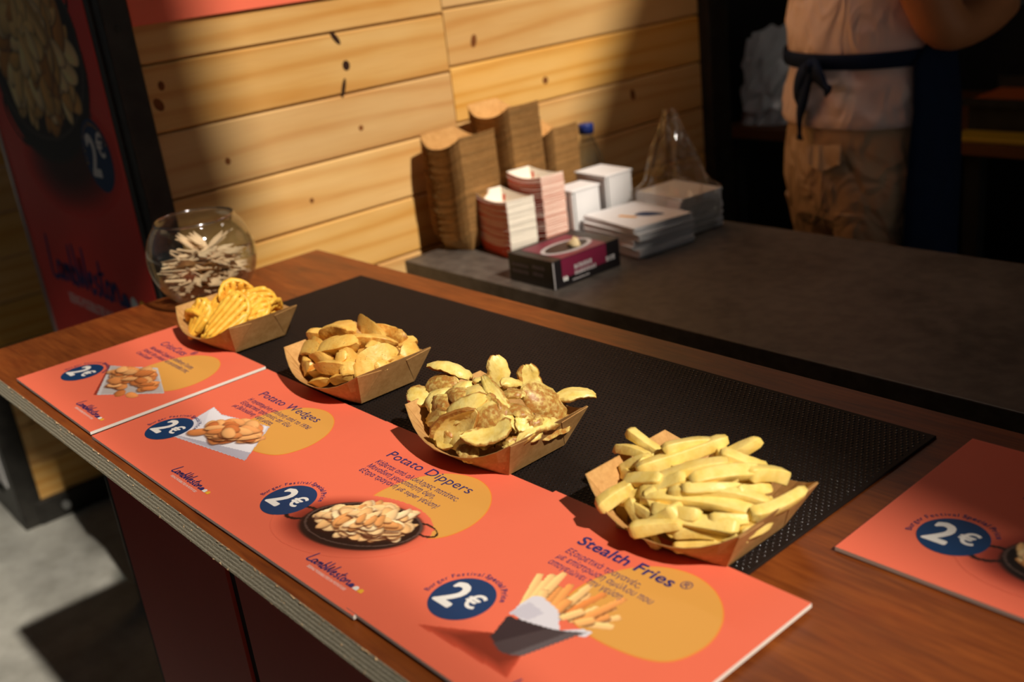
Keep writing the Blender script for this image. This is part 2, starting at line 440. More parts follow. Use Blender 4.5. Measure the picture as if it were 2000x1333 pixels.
# red fascia board on the wall
mb = MB(); mb.box((XW * U, 1.49 * U, H + 1.50 * U), (XW * U + .006, 3.87 * U, H + 3.4 * U), 0, .001)
tag(mb.build('fascia_board', M['coral']), 'plain coral red board fixed high on the pine wall', 'sign board')

# ------------------------------------------------------------------ neighbouring wooden cabin to the left
XF = -6.3
farw = tag(empty('wall_back'), 'dim plank wall of the next wooden cabin', kind='structure')
k = 0; z0 = -3.55
while z0 < 4.6:
    obj('plank', plank_mesh(1.27 * U, 9.5 * U, H + z0 * U, H + (z0 + .46) * U, (XF - .05) * U), M['pine'], farw); z0 += .46
mb = MB(); mb.box(((XF - .5) * U, 1.03 * U, 0), (XF * U, 1.27 * U, 2.2), 0, .004); mb.build('corner_post', M['steel'], farw)
mb = MB(); mb.box(((XF - .3) * U, 1.2 * U, 0), ((XF + .02) * U, 9.5 * U, .07), 0, .003); mb.build('bottom_rail', M['steel'], farw)
mb = MB(); mb.tube([((XF + .02) * U, 1.5 * U, .035), ((XF + .06) * U, 1.5 * U, .035)], .012, 12); mb.build('bolt', M['bolt'], farw)
mb = MB(); mb.box((-3.6, 1.04 * U, 0), ((XF - .45) * U, 1.2 * U, .07)); mb.build('front_rail', M['steel'], farw)
mb = MB(); mb.box((-3.6, 1.1 * U, .07), ((XF - .5) * U, 1.2 * U, 2.2)); mb.build('front_panel', M['dark'], farw)
mb = MB(); mb.box((-3.2, 1.02 * U, .12), ((XF - .22) * U, 1.1 * U, .55)); mb.build('white_panel', M['white'], farw)

# ------------------------------------------------------------------ kitchen shell behind the bar
def shell(name, a, b, m, label):
    mb = MB(); mb.box(a, b); return tag(mb.build(name, m), label, kind='structure')
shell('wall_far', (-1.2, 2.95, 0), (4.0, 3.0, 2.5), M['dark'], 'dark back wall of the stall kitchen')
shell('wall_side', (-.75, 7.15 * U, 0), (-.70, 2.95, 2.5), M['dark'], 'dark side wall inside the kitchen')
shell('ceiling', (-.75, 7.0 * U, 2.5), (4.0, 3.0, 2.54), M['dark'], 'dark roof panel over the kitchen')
mb = MB(); mb.box((.16, 2.93, .85), (.40, 2.95, 1.6)); tag(mb.build('trim_3', M['brown_wall']), 'brown panel on the back wall', kind='structure')
mb = MB(); mb.box((.45, 2.93, .85), (.75, 2.95, 1.6)); tag(mb.build('trim_4', M['brown_wall']), 'brown panel further along the back wall', kind='structure')

# ------------------------------------------------------------------ unseen light blockers: two sails and a flag, added for their shade
def sunpt(yp, zp, z):
    """point at height z (card lengths above the counter) on the sun ray through (XW, yp, zp)"""
    t = z - zp; return V(XW + t, yp - .1 * t, z)
edge = [sunpt(yp_, zp_, 16) for yp_, zp_ in ((1.3, -12), (1.55, -8), (1.85, -5.35), (2.0, -4.25), (2.3, -3.25), (3.4, -2.3), (4.45, -1.5), (5.2, 0.0), (5.85, 1.09), (8.5, 5.0), (21.0, 25.0))]  # added sail's edge, traced back along the sun from the shade boundary
edge = catmull(edge, 4); far = Vector((11, 11, H + 16 * U)); up4 = Vector((0, 0, .004)); sail = MB(); ne = len(edge)
sail.add(edge + [far] + [p + up4 for p in edge] + [far + up4], [(i + 1, i, ne) for i in range(ne - 1)] + [(ne + 1 + i, ne + 2 + i, 2 * ne + 1) for i in range(ne - 1)] + [(i, (i + 1) % (ne + 1), (i + 1) % (ne + 1) + ne + 1, i + ne + 1) for i in range(ne + 1)])
tag(sail.build('added_sail', M['canvas']), 'added grey shade sail, edge shaped to cast the shade on wall and counter', 'shade sail')
sail2 = MB(); ed2 = [sunpt(-.8, zp_, 17) for zp_ in (-40, 25)] + [sunpt(-30, 25, 17), sunpt(-30, -40, 17)]  # second added sail, shades the aisle floor to weaken its bounce
sail2.add(ed2 + [p + up4 for p in ed2], [(0, 1, 2, 3), (7, 6, 5, 4)] + [(i, (i + 1) % 4, (i + 1) % 4 + 4, i + 4) for i in range(4)])
tag(sail2.build('added_sail', M['canvas']), 'added grey rectangular sail that keeps sun off the aisle floor', 'shade sail')
xf = 14.5; tf = xf - XW
flag = thing('added_flag', 'added narrow flag, shaped to shade the wall end and banner', 'flag', V(xf, -.6, 0))  # added blocker, outline fitted to the shade on the walls
fy0, fy1, fy1b = .95 - .1 * tf, 1.97 - .1 * tf, 2.08 - .1 * tf; fz0, fz1 = -.02 + tf, 8 + tf
q = MB()
fx0 = fy0 - .42
vv = [V(xf, fy0, fz0), V(xf, fy1b, fz0), V(xf, fy1, fz0 + 1.2), V(xf, fy1, fz1), V(xf, fx0, fz1), V(xf, fx0, fz0 + 1.9), V(xf, fy0, fz0 + 1.6)]; nf = len(vv)
vv = [a - flag.location for a in vv]
q.add(vv + [a + Vector((.004, 0, 0)) for a in vv], [tuple(range(nf - 1, -1, -1)), tuple(range(nf, 2 * nf))] + [(i, (i + 1) % nf, (i + 1) % nf + nf, i + nf) for i in range(nf)])
q.build('cloth', M['canvas'], flag)
q = MB(); pz = (V(0, 0, fz1).z); q.tube([Vector((0, fx0 * U - .02 - flag.location.y, -flag.location.z)), Vector((0, fx0 * U - .02 - flag.location.y, pz - flag.location.z + .05))], .015, 10); q.build('pole', M['steel'], flag)
q = MB(); q.tube([Vector((0, fx0 * U - .03 - flag.location.y, pz - flag.location.z + .01)), Vector((0, fy1 * U + .02 - flag.location.y, pz - flag.location.z + .01))], .008, 8); q.build('arm', M['steel'], flag)

# ================================================================== SERVICE COUNTER
CT = -.02                       # counter surface (the cards' faces are at 0)
cnt = thing('service_counter', 'long plywood service counter with a raw splintered edge and red front', 'counter', (0, 0, 0))
th = .0185
top = MB(); x0, x1, y0, y1 = -.655 * U, 7.2 * U, -.045 * U, 2.14 * U; zt = H + CT * U
top.box((x0, y0, zt - th), (x1, y1, zt), 0)
o = top.mesh('counter_top')
o.materials.append(M['counter']); o.materials.append(M['ply'])
for p_ in o.polygons: p_.material_index = 0 if p_.normal.z > .5 else 1
for vtx in o.vertices:
    vtx.co.z -= zt
    if vtx.co.z < -.001 and vtx.co.y < y0 + .001: vtx.co.y -= .0048   # front face tilted up to catch more sun and look lighter
ct = obj('counter_top', o, None, cnt); ct.location.z = zt
# splinters along the raw edges
rnd = random.Random(5); q = MB()
def splinter(p, s):
    v = [p + Vector((rnd.uniform(-1, 1) * s * 1.6, rnd.uniform(-1, .4) * s * .7, rnd.uniform(-.7, .5) * s)) for _ in range(4)]
    q.add(v, [(0, 1, 2), (0, 2, 3), (0, 3, 1), (1, 3, 2)])
for i in range(420): splinter(Vector((rnd.uniform(x0, 4.3 * U), y0, zt - .0005)), rnd.choice([.0006, .0009, .0012, .002]))
for i in range(150):
    _d = rnd.uniform(.002, th); splinter(Vector((rnd.uniform(x0, 4.3 * U), y0 - .0048 * _d / th, zt - _d)), rnd.choice([.0008, .0012]))
for i in range(60): splinter(Vector((rnd.uniform(1.8 * U, 3.6 * U), y1 - .0002, zt - .0003)), .0008)
sp = q.build('splinters', M['chip'], cnt); sp['kind'] = 'stuff'
# front panels (red boards with rounded lower corners) and the steel strip between them
def rounded_panel(xa, xb, za, zb, r, yf, t):
    pts = [(xb, zb), (xa, zb)]
    pts += [(xa + r - r * math.cos(a), za + r - r * math.sin(a)) for a in [math.pi / 2 * i / 8 for i in range(9)]]
    pts += [(xb - r + r * math.sin(a), za + r - r * math.cos(a)) for a in [math.pi / 2 * i / 8 for i in range(9)]]
    m_ = MB(); m_.prism(pts, yf, yf + t, 'y'); return m_
yp = .12 * U
for xa, xb in ((.60, 1.80), (1.885, 4.2), (4.28, 7.0)):
    rounded_panel(xa * U, xb * U, H - 1.78 * U, H - .115 * U, .05, yp, .01).build('front_panel', M['red_panel'], cnt)
q = MB(); q.box((1.80 * U, yp + .004, .05), (1.885 * U, yp + .03, H - .11 * U)); q.build('frame_post', M['gap'], cnt)
q = MB(); q.box((.545 * U, yp + .002, .0), (.60 * U, yp + .04, H - .11 * U)); q.build('frame_post', M['gap'], cnt)
q = MB(); q.box((4.2 * U, yp + .004, .0), (4.28 * U, yp + .03, H - .11 * U)); q.build('frame_post', M['gap'], cnt)
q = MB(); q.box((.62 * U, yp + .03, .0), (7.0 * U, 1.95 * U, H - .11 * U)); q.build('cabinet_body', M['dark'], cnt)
q = MB(); hx, hy, hz = 2.60 * U, .09 * U, H - .1 * U
q.tube([(hx, hy, hz), (hx, hy, hz - .02), (hx + .002, hy - .006, hz - .032), (hx + .002, hy - .013, hz - .033), (hx + .002, hy - .016, hz - .024)], .0035, 8)
q.build('hook', M['bolt'], cnt, True)

# ------------------------------------------------------------------ lettering helpers
_fc = bpy.data.curves.new('lettering', 'FONT'); _fc.fill_mode = 'NONE'; _fo = bpy.data.objects.new('lettering', _fc); C.objects.link(_fo)
def text_mesh(body, offset=0.0, res=3):
    _fc.body = body; _fc.resolution_u = res; _fc.size = 1.0
    dg = bpy.context.evaluated_depsgraph_get(); dg.update()
    me = bpy.data.meshes.new_from_object(_fo.evaluated_get(dg))
    vs_ = [Vector(v_.co[:2]) for v_ in me.vertices]; ed = [tuple(e.vertices) for e in me.edges]; bpy.data.meshes.remove(me)
    if offset > 0:      # heavier weight: union of shifted outlines
        n_ = len(vs_); V_ = []; E2 = []
        for k_ in range(8):
            d_ = Vector((math.cos(math.pi * k_ / 4), math.sin(math.pi * k_ / 4))) * offset
            V_ += [v_ + d_ for v_ in vs_]; E2 += [(i + k_ * n_, j + k_ * n_) for i, j in ed]
        vs_, ed = V_, E2
    r_ = delaunay_2d_cdt(vs_, ed, [], 1, 1e-6)
    pts = np.array([tuple(p_) for p_ in r_[0]]); tri = np.array([t_ for t_ in r_[2]])
    A = np.array([tuple(vs_[i]) for i, j in ed]); B = np.array([tuple(vs_[j]) for i, j in ed])
    cen = pts[tri].mean(1); X = cen[:, :1]; Y = cen[:, 1:]
    side = (B[:, 0] - A[:, 0]) * (Y - A[:, 1]) - (X - A[:, 0]) * (B[:, 1] - A[:, 1])
    wn_ = ((A[:, 1] <= Y) & (B[:, 1] > Y) & (side > 0)).sum(1) - ((A[:, 1] > Y) & (B[:, 1] <= Y) & (side < 0)).sum(1)
    tri = tri[wn_ != 0]
    return pts, [tuple(int(i) for i in t_) for t_ in tri]
class Flat:
    """flat print: 2D shapes mapped by a frame (origin, ex, ey) into 3D at a small lift ez"""
    def __init__(s, o, ex, ey): s.o = Vector(o); s.ex = Vector(ex); s.ey = Vector(ey); s.ez = s.ex.cross(s.ey).normalized()
    def P(s, a, b, lift): return s.o + s.ex * a + s.ey * b + s.ez * lift
    def part(s, name, pts, faces, m, parent, lift=.0003):
        return obj(name, pyd(name, [s.P(a, b, lift) for a, b in pts], faces), m, parent)
    def poly(s, name, pts, m, parent, lift=.0003):
        return s.part(name, pts, [tuple(range(len(pts)))], m, parent, lift)
    def disc(s, name, cx, cy, r, m, parent, lift=.0003, ry=None, n=56):
        ry = ry or r
        return s.poly(name, [(cx + r * math.cos(2 * math.pi * i / n), cy + ry * math.sin(2 * math.pi * i / n)) for i in range(n)], m, parent, lift)
    def text(s, name, body, x, y, h, m, parent, width=None, lift=.0006, offset=0.0):
        v, f = text_mesh(body, offset)
        k = h; kx = k if width is None else width / (v[:, 0].max() - v[:, 0].min())
        x_0 = v[:, 0].min()
        return s.part(name, [(x + (a - x_0) * kx, y + b * k) for a, b in v], f, m, parent, lift)
    def arc_text(s, name, segs, cx, cy, r, a0, a1, h, m, parent, lift=.0006):
        chars = [(ch, off) for body, off in segs for ch in body]; pts = []; faces = []
        adv = [(.32 if ch in ' il.' else .62) for ch, _ in chars]; tot = sum(adv); acc = 0
        for (ch, off), ad in zip(chars, adv):
            an = math.radians(a0 + (a1 - a0) * (acc + ad / 2) / tot); acc += ad
            if ch == ' ': continue
            v, f = text_mesh(ch, off, 2); v[:, 0] -= (v[:, 0].min() + v[:, 0].max()) / 2
            b = len(pts); ux, uy = math.sin(an), -math.cos(an)
            for p_ in v: pts.append((cx + math.cos(an) * (r + p_[1] * h) + ux * p_[0] * h, cy + math.sin(an) * (r + p_[1] * h) + uy * p_[0] * h))
            faces += [tuple(i + b for i in q_) for q_ in f]
        return s.part(name, pts, faces, m, parent, lift)
    def strokes(s, name, lines, x, y, w, h, pen, m, parent, lift=.0006):
        pts = []; faces = []
        for ln in lines:
            cp = [Vector((x + a * w, y + b * h, 0)) for a, b in ln]
            cp = catmull(cp, 5) if len(cp) > 2 else cp
            n = len(cp); b0 = len(pts)
            for i, p_ in enumerate(cp):
                t = (cp[min(i + 1, n - 1)] - cp[max(i - 1, 0)]).normalized(); nn = Vector((-t.y, t.x, 0))
                e = (t * pen * (.4 if i == n - 1 else -.4 if i == 0 else 0)); pw = pen * (.6 if i in (0, n - 1) else 1)
                a_ = p_ + nn * pw + e; c_ = p_ - nn * pw + e; pts += [(a_.x, a_.y), (c_.x, c_.y)]
            faces += [(b0 + 2 * i, b0 + 2 * i + 1, b0 + 2 * i + 3, b0 + 2 * i + 2) for i in range(n - 1)]
        return s.part(name, pts, faces, m, parent, lift)
# hand-written word mark as pen strokes: x 0..1 across the word, y in x-heights of the capital
SCRIPT = [
    [(.035, 1.0), (.012, .45), (.0, .06), (.05, .0), (.095, .1)],
    [(.16, .36), (.12, .42), (.095, .2), (.12, .02), (.155, .2), (.165, .4), (.165, .08), (.19, .05)],
    [(.195, .4), (.2, .05)], [(.2, .25), (.225, .42), (.235, .28), (.235, .05)], [(.237, .25), (.262, .42), (.272, .28), (.275, .04), (.295, .06)],
    [(.325, .92), (.31, .4), (.305, .05)], [(.307, .3), (.335, .42), (.36, .25), (.34, .02), (.308, .08)],
    [(.385, .98), (.385, .4), (.395, .04), (.425, .3), (.445, .72)], [(.445, .72), (.445, .3), (.46, .04), (.49, .4), (.51, .98)],
    [(.515, .22), (.55, .28), (.555, .42), (.53, .4), (.515, .15), (.54, .0), (.58, .12)],
    [(.63, .4), (.605, .4), (.6, .28), (.63, .2), (.632, .05), (.6, .02)],
    [(.69, .8), (.672, .3), (.675, .05), (.705, .05)], [(.65, .5), (.725, .56)],
    [(.75, .42), (.725, .28), (.735, .04), (.765, .06), (.778, .28), (.755, .42)],
    [(.8, .42), (.803, .04)], [(.803, .22), (.835, .42), (.855, .3), (.858, .05), (.89, .06)]]
def wordmark(F, x, y, w, h, parent, lift=.0006, icons=True, m=None, pen=None, tag_text=True):
    parent = F.strokes('brand_lettering', SCRIPT, x, y, w, h, pen or h * .062, m or M['ink'], parent, lift)
    if icons:
        hw = w * .075
        for k_, mm in enumerate((M['ink'], M['white_ink'], M['yellow_ink'])):
            cx = x + w * (.93 + .095 * k_)
            pts = [(cx - hw * .55, y), (cx + hw * .55, y)] + [(cx + hw * .55 * math.cos(a), y + hw * .35 + hw * .55 * math.sin(a)) for a in [math.pi * i / 10 for i in range(11)]]
            F.poly('brand_drop', pts, mm, parent, lift)
    if tag_text:
        F.text('brand_tagline', 'SEEING POSSIBILITIES IN POTATOES', x + w * .15, y - h * .5, h * .33, M['white_ink'], parent, width=w * .80, lift=lift)

# ------------------------------------------------------------------ painted food pictures for the prints
class Pic:
    def __init__(s, x0, x1, y0, y1, res):
        s.nx = int((x1 - x0) * res); s.ny = int((y1 - y0) * res)
        s.X, s.Y = np.meshgrid(np.linspace(x0, x1, s.nx), np.linspace(y0, y1, s.ny))
        s.rgb = np.zeros((s.ny, s.nx, 3)); s.a = np.zeros((s.ny, s.nx)); s.bg = np.array([238, 114, 86.])
        s.rgb[:] = s.bg
    def over(s, mask, col, solid=True):
        mask = mask[..., None]; s.rgb = s.rgb * (1 - mask) + np.asarray(col, float) * mask
        if solid: s.a = np.maximum(s.a, mask[..., 0])
        else: s.a = np.maximum(s.a, (mask[..., 0] > .004) * 1.0)
    def poly(s, pts, col, soft=.004):
        """convex or star-ish polygon by even-odd test"""
        ins = np.zeros(s.X.shape, bool); n = len(pts)
        for i in range(n):
            xa, ya = pts[i]; xb, yb = pts[(i + 1) % n]
            c = ((ya > s.Y) != (yb > s.Y)) & (s.X < (xb - xa) * (s.Y - ya) / ((yb - ya) or 1e-9) + xa)
            ins ^= c
        s.over(ins * 1.0, col)
    def ell(s, cx, cy, rx, ry, ang, col, amt=1.0, soft=.08, solid=True):
        c, n = math.cos(ang), math.sin(ang); u = ((s.X - cx) * c + (s.Y - cy) * n) / rx; v = (-(s.X - cx) * n + (s.Y - cy) * c) / ry
        m = np.sqrt(u * u + v * v); k = np.clip((1 - m) / soft + .5, 0, 1) * amt
        s.over(k, col, solid)
    def ring(s, cx, cy, rx, ry, ang, w, col):
        c, n = math.cos(ang), math.sin(ang); u = ((s.X - cx) * c + (s.Y - cy) * n) / rx; v = (-(s.X - cx) * n + (s.Y - cy) * c) / ry
        s.over((np.abs(np.sqrt(u * u + v * v) - 1) < w) * 1.0, col)
    def piece(s, cx, cy, L, W, ang, col, bend=0.0, power=2.6, tip=1.0, ridge=0):
        c, n = math.cos(ang), math.sin(ang)
        for (ox, oy, dark) in ((.006, -.008, True), (0, 0, False)):
            u = ((s.X - cx - ox) * c + (s.Y - cy - oy) * n) / L; v = (-(s.X - cx - ox) * n + (s.Y - cy - oy) * c) / W
            v = v - bend * (u * u - .3); v = v / np.clip(1 - (1 - tip) * np.clip(u, 0, 1), .2, 1)
            m = np.abs(u) ** power + np.abs(v) ** power
            if dark: s.over(np.clip((1.12 - m) * 3, 0, 1) * .55 * (s.a > .5), (70, 26, 10), False); continue
            k = np.clip((1 - m) / .12, 0, 1)
            sh = 1.06 - .30 * np.clip(m, 0, 1) ** 3 + .13 * np.clip(v, -1, 1)
            if ridge: sh = sh * (1 - .22 * (.5 + .5 * np.sin(u * ridge)))
            cc = np.clip(np.asarray(col, float)[None, None] * sh[..., None], 0, 255)
            kk = k[..., None]; s.rgb = s.rgb * (1 - kk) + cc * kk; s.a = np.maximum(s.a, (k > .5) * 1.0)
    def build(s, F, name, parent, lift):
        c = np.clip(s.rgb, 0, 255) / 255; lin = np.where(c <= .04045, c / 12.92, ((c + .055) / 1.055) ** 2.4)
        ok = s.a > .5; idx = -np.ones(ok.shape, int); q = ok[:-1, :-1] & ok[1:, :-1] & ok[:-1, 1:] & ok[1:, 1:]
        use = np.zeros(ok.shape, bool)
        for dy in (0, 1):
            for dx in (0, 1): use[dy:s.ny - 1 + dy, dx:s.nx - 1 + dx] |= q
        idx[use] = np.arange(use.sum())
        pts = np.stack([s.X[use], s.Y[use]], 1)
        o_, ex, ey, ez = (np.array(t_) for t_ in (F.o, F.ex, F.ey, F.ez))
        co = o_ + pts[:, :1] * ex + pts[:, 1:] * ey + ez * lift
        jy, jx = np.nonzero(q)
        faces = np.stack([idx[jy, jx], idx[jy, jx + 1], idx[jy + 1, jx + 1], idx[jy + 1, jx]], 1)
        me = bpy.data.meshes.new(name); me.from_pydata(co.tolist(), [], faces.tolist())
        at = me.attributes.new('print', 'FLOAT_COLOR', 'POINT')
        at.data.foreach_set('color', np.concatenate([lin[use], np.ones((len(pts), 1))], 1).astype('f').ravel()); me.update()
        return obj(name, me, M['print'], parent)
GOLD = [(238, 176, 112), (226, 152, 84), (244, 196, 140), (210, 128, 62), (232, 164, 96)]
def pic_pan(P, cx, cy, k, ang, rnd, pale=True):
    for i in range(7): P.ell(cx - .035 * k, cy - .03 * k, (.30 - .012 * i) * k, (.185 - .012 * i) * k, ang, (150 - 10 * i, 50 - 4 * i, 36 - 3 * i), .22, .25, False)
    P.ring(cx - .262 * k, cy - .098 * k, .058 * k, .042 * k, ang + .2, .16, (34, 20, 18)); P.ring(cx + .225 * k, cy + .115 * k, .06 * k, .03 * k, ang - .4, .15, (34, 20, 18))
    P.ell(cx + .003 * k, cy - .022 * k, .245 * k, .142 * k, ang, (30, 18, 16)); P.ell(cx, cy, .245 * k, .142 * k, ang, (24, 14, 12)); P.ring(cx, cy, .238 * k, .136 * k, ang, .02, (84, 66, 60))
    for i in range(90):
        r_ = (1 - i / 90) ** .5 * .95; th_ = rnd.uniform(0, 6.28)
        u = r_ * math.cos(th_) * .205 * k; v = r_ * math.sin(th_) * .112 * k + .026 * k
        L = rnd.uniform(.032, .06) * k; c = rnd.choice(GOLD if not pale else [(246, 206, 150), (238, 186, 124), (250, 220, 172), (222, 156, 92), (242, 196, 138)])
        P.piece(cx + u * math.cos(ang) - v * math.sin(ang), cy + u * math.sin(ang) + v * math.cos(ang), L, L * rnd.uniform(.4, .62), rnd.uniform(0, 3.14), c, rnd.uniform(-.5, .5), 2.2, rnd.uniform(.5, 1))
def pic_wedges(P, cx, cy, rnd):
    P.poly([(.285, .21), (.19, .475), (.30, .458), (.44, .491), (.60, .525), (.77, .335), (.80, .30)], (206, 202, 214))
    P.poly([(.295, .225), (.20, .470), (.31, .452), (.44, .484), (.59, .515), (.75, .35)], (236, 234, 242))
    P.poly([(.30, .228), (.75, .350), (.80, .300), (.77, .298)], (186, 184, 200)); P.poly([(.215, .44), (.33, .36), (.30, .23)], (222, 220, 230))
    for i in range(34):
        r_ = (1 - i / 34) ** .5; th_ = rnd.uniform(0, 6.28); u = r_ * math.cos(th_) * .165; v = r_ * math.sin(th_) * .085; a = .18
        L = rnd.uniform(.04, .068)
        P.piece(cx + u * math.cos(a) - v * math.sin(a), cy + u * math.sin(a) + v * math.cos(a), L, L * rnd.uniform(.42, .6), rnd.uniform(-.5, .9), rnd.choice([(212, 132, 74), (226, 156, 96), (196, 112, 60), (232, 170, 108)]), rnd.uniform(-.3, .5), 2.2, rnd.uniform(.6, 1))
def pic_tray(P, rnd):
    for i in range(6): P.poly([(.258 + .004 * i, .372), (.585 + .006 * i, .168 + .003 * i), (.63, .19), (.30, .39)], (170 - 12 * i, 60 - 4 * i, 44 - 3 * i))
    P.poly([(.275, .372), (.605, .178), (.885, .392), (.53, .512)], (206, 204, 206)); P.poly([(.29, .372), (.61, .196), (.868, .392), (.53, .498)], (188, 180, 178))
    for i in range(46):
        u, v = rnd.uniform(.08, .98), rnd.uniform(.08, .95); s_ = .9
        x = .29 + (.61 - .29) * u + (.53 - .29) * v; y = .372 + (.196 - .372) * u + (.498 - .372) * v
        x = x + .02 * (1 if i > 24 else 0); L = rnd.uniform(.035, .06)
        P.piece(x, y + .012, L, L * rnd.uniform(.45, .7), rnd.uniform(-.6, .6), rnd.choice([(232, 150, 84), (242, 176, 112), (216, 128, 66)]), rnd.uniform(-.3, .3), 2.4, 1, rnd.choice([0, 14, 18]))
def pic_cup(P, rnd):
    for i in range(8): P.poly([(.22 + .02 * i, .085 + .006 * i), (.43, .205), (.56, .19), (.60 - .01 * i, .10 + .004 * i)], (210 - 11 * i, 82 - 5 * i, 58 - 4 * i))
    tips = [(.32, .479), (.373, .529), (.35, .50), (.43, .50), (.477, .531), (.50, .50), (.54, .53), (.60, .546), (.61, .50), (.649, .475), (.62, .46), (.666, .429), (.57, .47), (.41, .47), (.46, .45)]
    rnd.shuffle(tips)
    for (tx, ty) in tips + [(.39, .43), (.48, .44), (.55, .43), (.60, .42)]:
        bx, by = .42 + .17 * (tx - .32) / .34 + rnd.uniform(-.02, .02), .32 + .06 * (tx - .32) / .34
        L = math.hypot(tx - bx, ty - by) / 2
        P.piece((tx + bx) / 2, (ty + by) / 2, L, .0155, math.atan2(ty - by, tx - bx), rnd.choice([(244, 180, 110), (236, 158, 88), (248, 198, 132), (222, 136, 70)]), 0, 6)
    P.poly([(.39, .285), (.385, .385), (.41, .40), (.49, .385), (.56, .33), (.60, .37), (.64, .38), (.635, .345), (.56, .31), (.46, .29)], (224, 222, 232))
    P.poly([(.39, .285), (.40, .36), (.47, .35), (.46, .30)], (204, 202, 216))
    P.poly([(.395, .280), (.432, .185), (.50, .158), (.565, .187), (.622, .362), (.55, .318), (.46, .292)], (52, 42, 48))
    P.poly([(.53, .166), (.565, .187), (.622, .362), (.585, .336)], (96, 88, 92)); P.poly([(.46, .172), (.50, .158), (.53, .166), (.585, .336), (.53, .31)], (70, 60, 64))

# ------------------------------------------------------------------ price cards
BLOB = catmull([Vector((a, b, 0)) for a, b in ((.464, .46), (.478, .60), (.55, .705), (.665, .748), (.78, .718), (.868, .63), (.898, .51), (.85, .402), (.69, .362), (.53, .385))], 7, True)
def price_card(x0, y0, z, rot, label, title, lines, pic, widths, dz=0.0, tilt=0.0, name='price_card', bold=0.0, seed=1, tstart=.25, twidth=.48):
    c_ = thing(name, label, 'price card', V(x0, y0, z))
    c_.rotation_euler = (0, tilt, math.radians(rot))
    t = .0032
    q = MB(); q.box((0, 0, -t), (1.0 * U, .845 * U, 0), 0); me = q.mesh('board'); me.materials.append(M['coral']); me.materials.append(M['white_core'])
    for p_ in me.polygons: p_.material_index = 0 if p_.normal.z > .5 else 1
    obj('board', me, None, c_)
    F = Flat((0, 0, 0), (U, 0, 0), (0, U, 0))
    cx_, cy_ = .68, .56
    F.poly('amber_rim', [(cx_ + (p_.x - cx_) * 1.018, cy_ + (p_.y - cy_) * 1.018) for p_ in BLOB], M['amber_rim'], c_, .00008)
    F.poly('amber_blob', [(p_.x, p_.y) for p_ in BLOB], M['amber'], c_, .00016)
    if pic:
        P = Pic(.16, .96, .07, .60, 230); pic(P, random.Random(seed)); P.build(F, 'food_picture', c_, .00024)
    bd_ = F.disc('price_badge', .235, .245, .101, M['navy'], c_, .00032)
    F.text('price', '2', .162, .192, .155, M['white_ink'], bd_, width=.075, lift=.0004, offset=.03)
    F.text('price_euro', '€', .245, .228, .088, M['white_ink'], bd_, width=.055, lift=.0004, offset=.025)
    F.arc_text('badge_caption', [('Burger Festival ', 0.0), ('Special Price', .022)], .235, .245, .115, 200, 30, .027, M['ink'], bd_, .0004)
    if title: F.text('product_name', title, tstart, .66, .064, M['ink'], c_, width=twidth, lift=.0004, offset=bold)
    for k_, (ln, wd) in enumerate(zip(lines, widths)):
        F.text('description', ln, tstart + .01, .602 - .037 * k_, .0365, M['ink'], c_, width=wd, lift=.0004)
    wordmark(F, .622, .077, .262, .046, c_, .0004)
    return c_
price_card(-.005, -.0, 0.005, -.3, 'coral price card for CrissCuts, leftmost on the counter by the glass bowl', 'CrissCuts', ['Μοναδικό Σχήμα & Απίθανη Γεύση.', 'Κανείς δεν μπορεί να αντισταθεί στις', 'CrissCuts®'], lambda P, r: pic_tray(P, r), (.49, .51, .16), tilt=math.radians(.05), seed=3, tstart=.205, twidth=.275)
price_card(1.028, -.012, 0.0, .2, 'coral price card for Potato Wedges with wedges on white paper', 'Potato Wedges', ['Η αγαπημένη επιλογή από το 1976!', 'Εξαιρετικά τραγανές απ’ έξω', 'με βελούδινη  υφή μέσα.'], lambda P, r: pic_wedges(P, .49, .395, r), (.50, .41, .33), seed=5)
price_card(2.018, -.010, 0.0035, .8, 'coral price card for Potato Dippers with dippers in a black pan', 'Potato Dippers', ['Κόβεται από ολόκληρες πατάτες.', 'Μοναδική χειροποίητη όψη,', 'έξτρα τραγανή με super γεύση!'], lambda P, r: pic_pan(P, .592, .315, .92, .36, r), (.478, .395, .455), seed=8)
price_card(2.972, .012, 0.008, .0, 'coral price card for Stealth Fries, nearest the camera at the counter edge', 'Stealth Fries', ['Εξαιρετικά τραγανές,', 'με επίστρωση αμύλου που', 'απογειώνει την γεύση.'], lambda P, r: pic_cup(P, r), (.30, .375, .30), bold=.018, seed=4, tstart=.285, twidth=.375)
c5 = price_card(3.86, 1.143, -.003, .6, 'coral price card half in shadow at the right of the counter', '', ['Εξαιρετικά τραγανές πατάτες,', 'με ξεχωριστή γεύση.'], lambda P, r: pic_pan(P, .592, .315, .92, .36, r), (.45, .30), seed=9, tstart=.285)
# registered marks
for cx0, xx, yy in ((-.005, .49, .715), (2.972, .672, .70)):
    cc = [o_ for o_ in bpy.data.objects if o_.name.startswith('price_card') and abs(o_.location.x - cx0 * U) < 1e-4][0]
    F = Flat((0, 0, 0), (U, 0, 0), (0, U, 0)); F.text('registered_mark', '®', xx, yy - .02, .05, M['ink'], cc, lift=.0004)
# big word mark on the counter's front board
F = Flat((0, yp - .0004, H), (U, 0, 0), (0, 0, U))
wordmark(F, 2.83, -1.25, 2.6, 1.0, cnt, .0004, icons=False, pen=.045, tag_text=False, m=M['navy'])

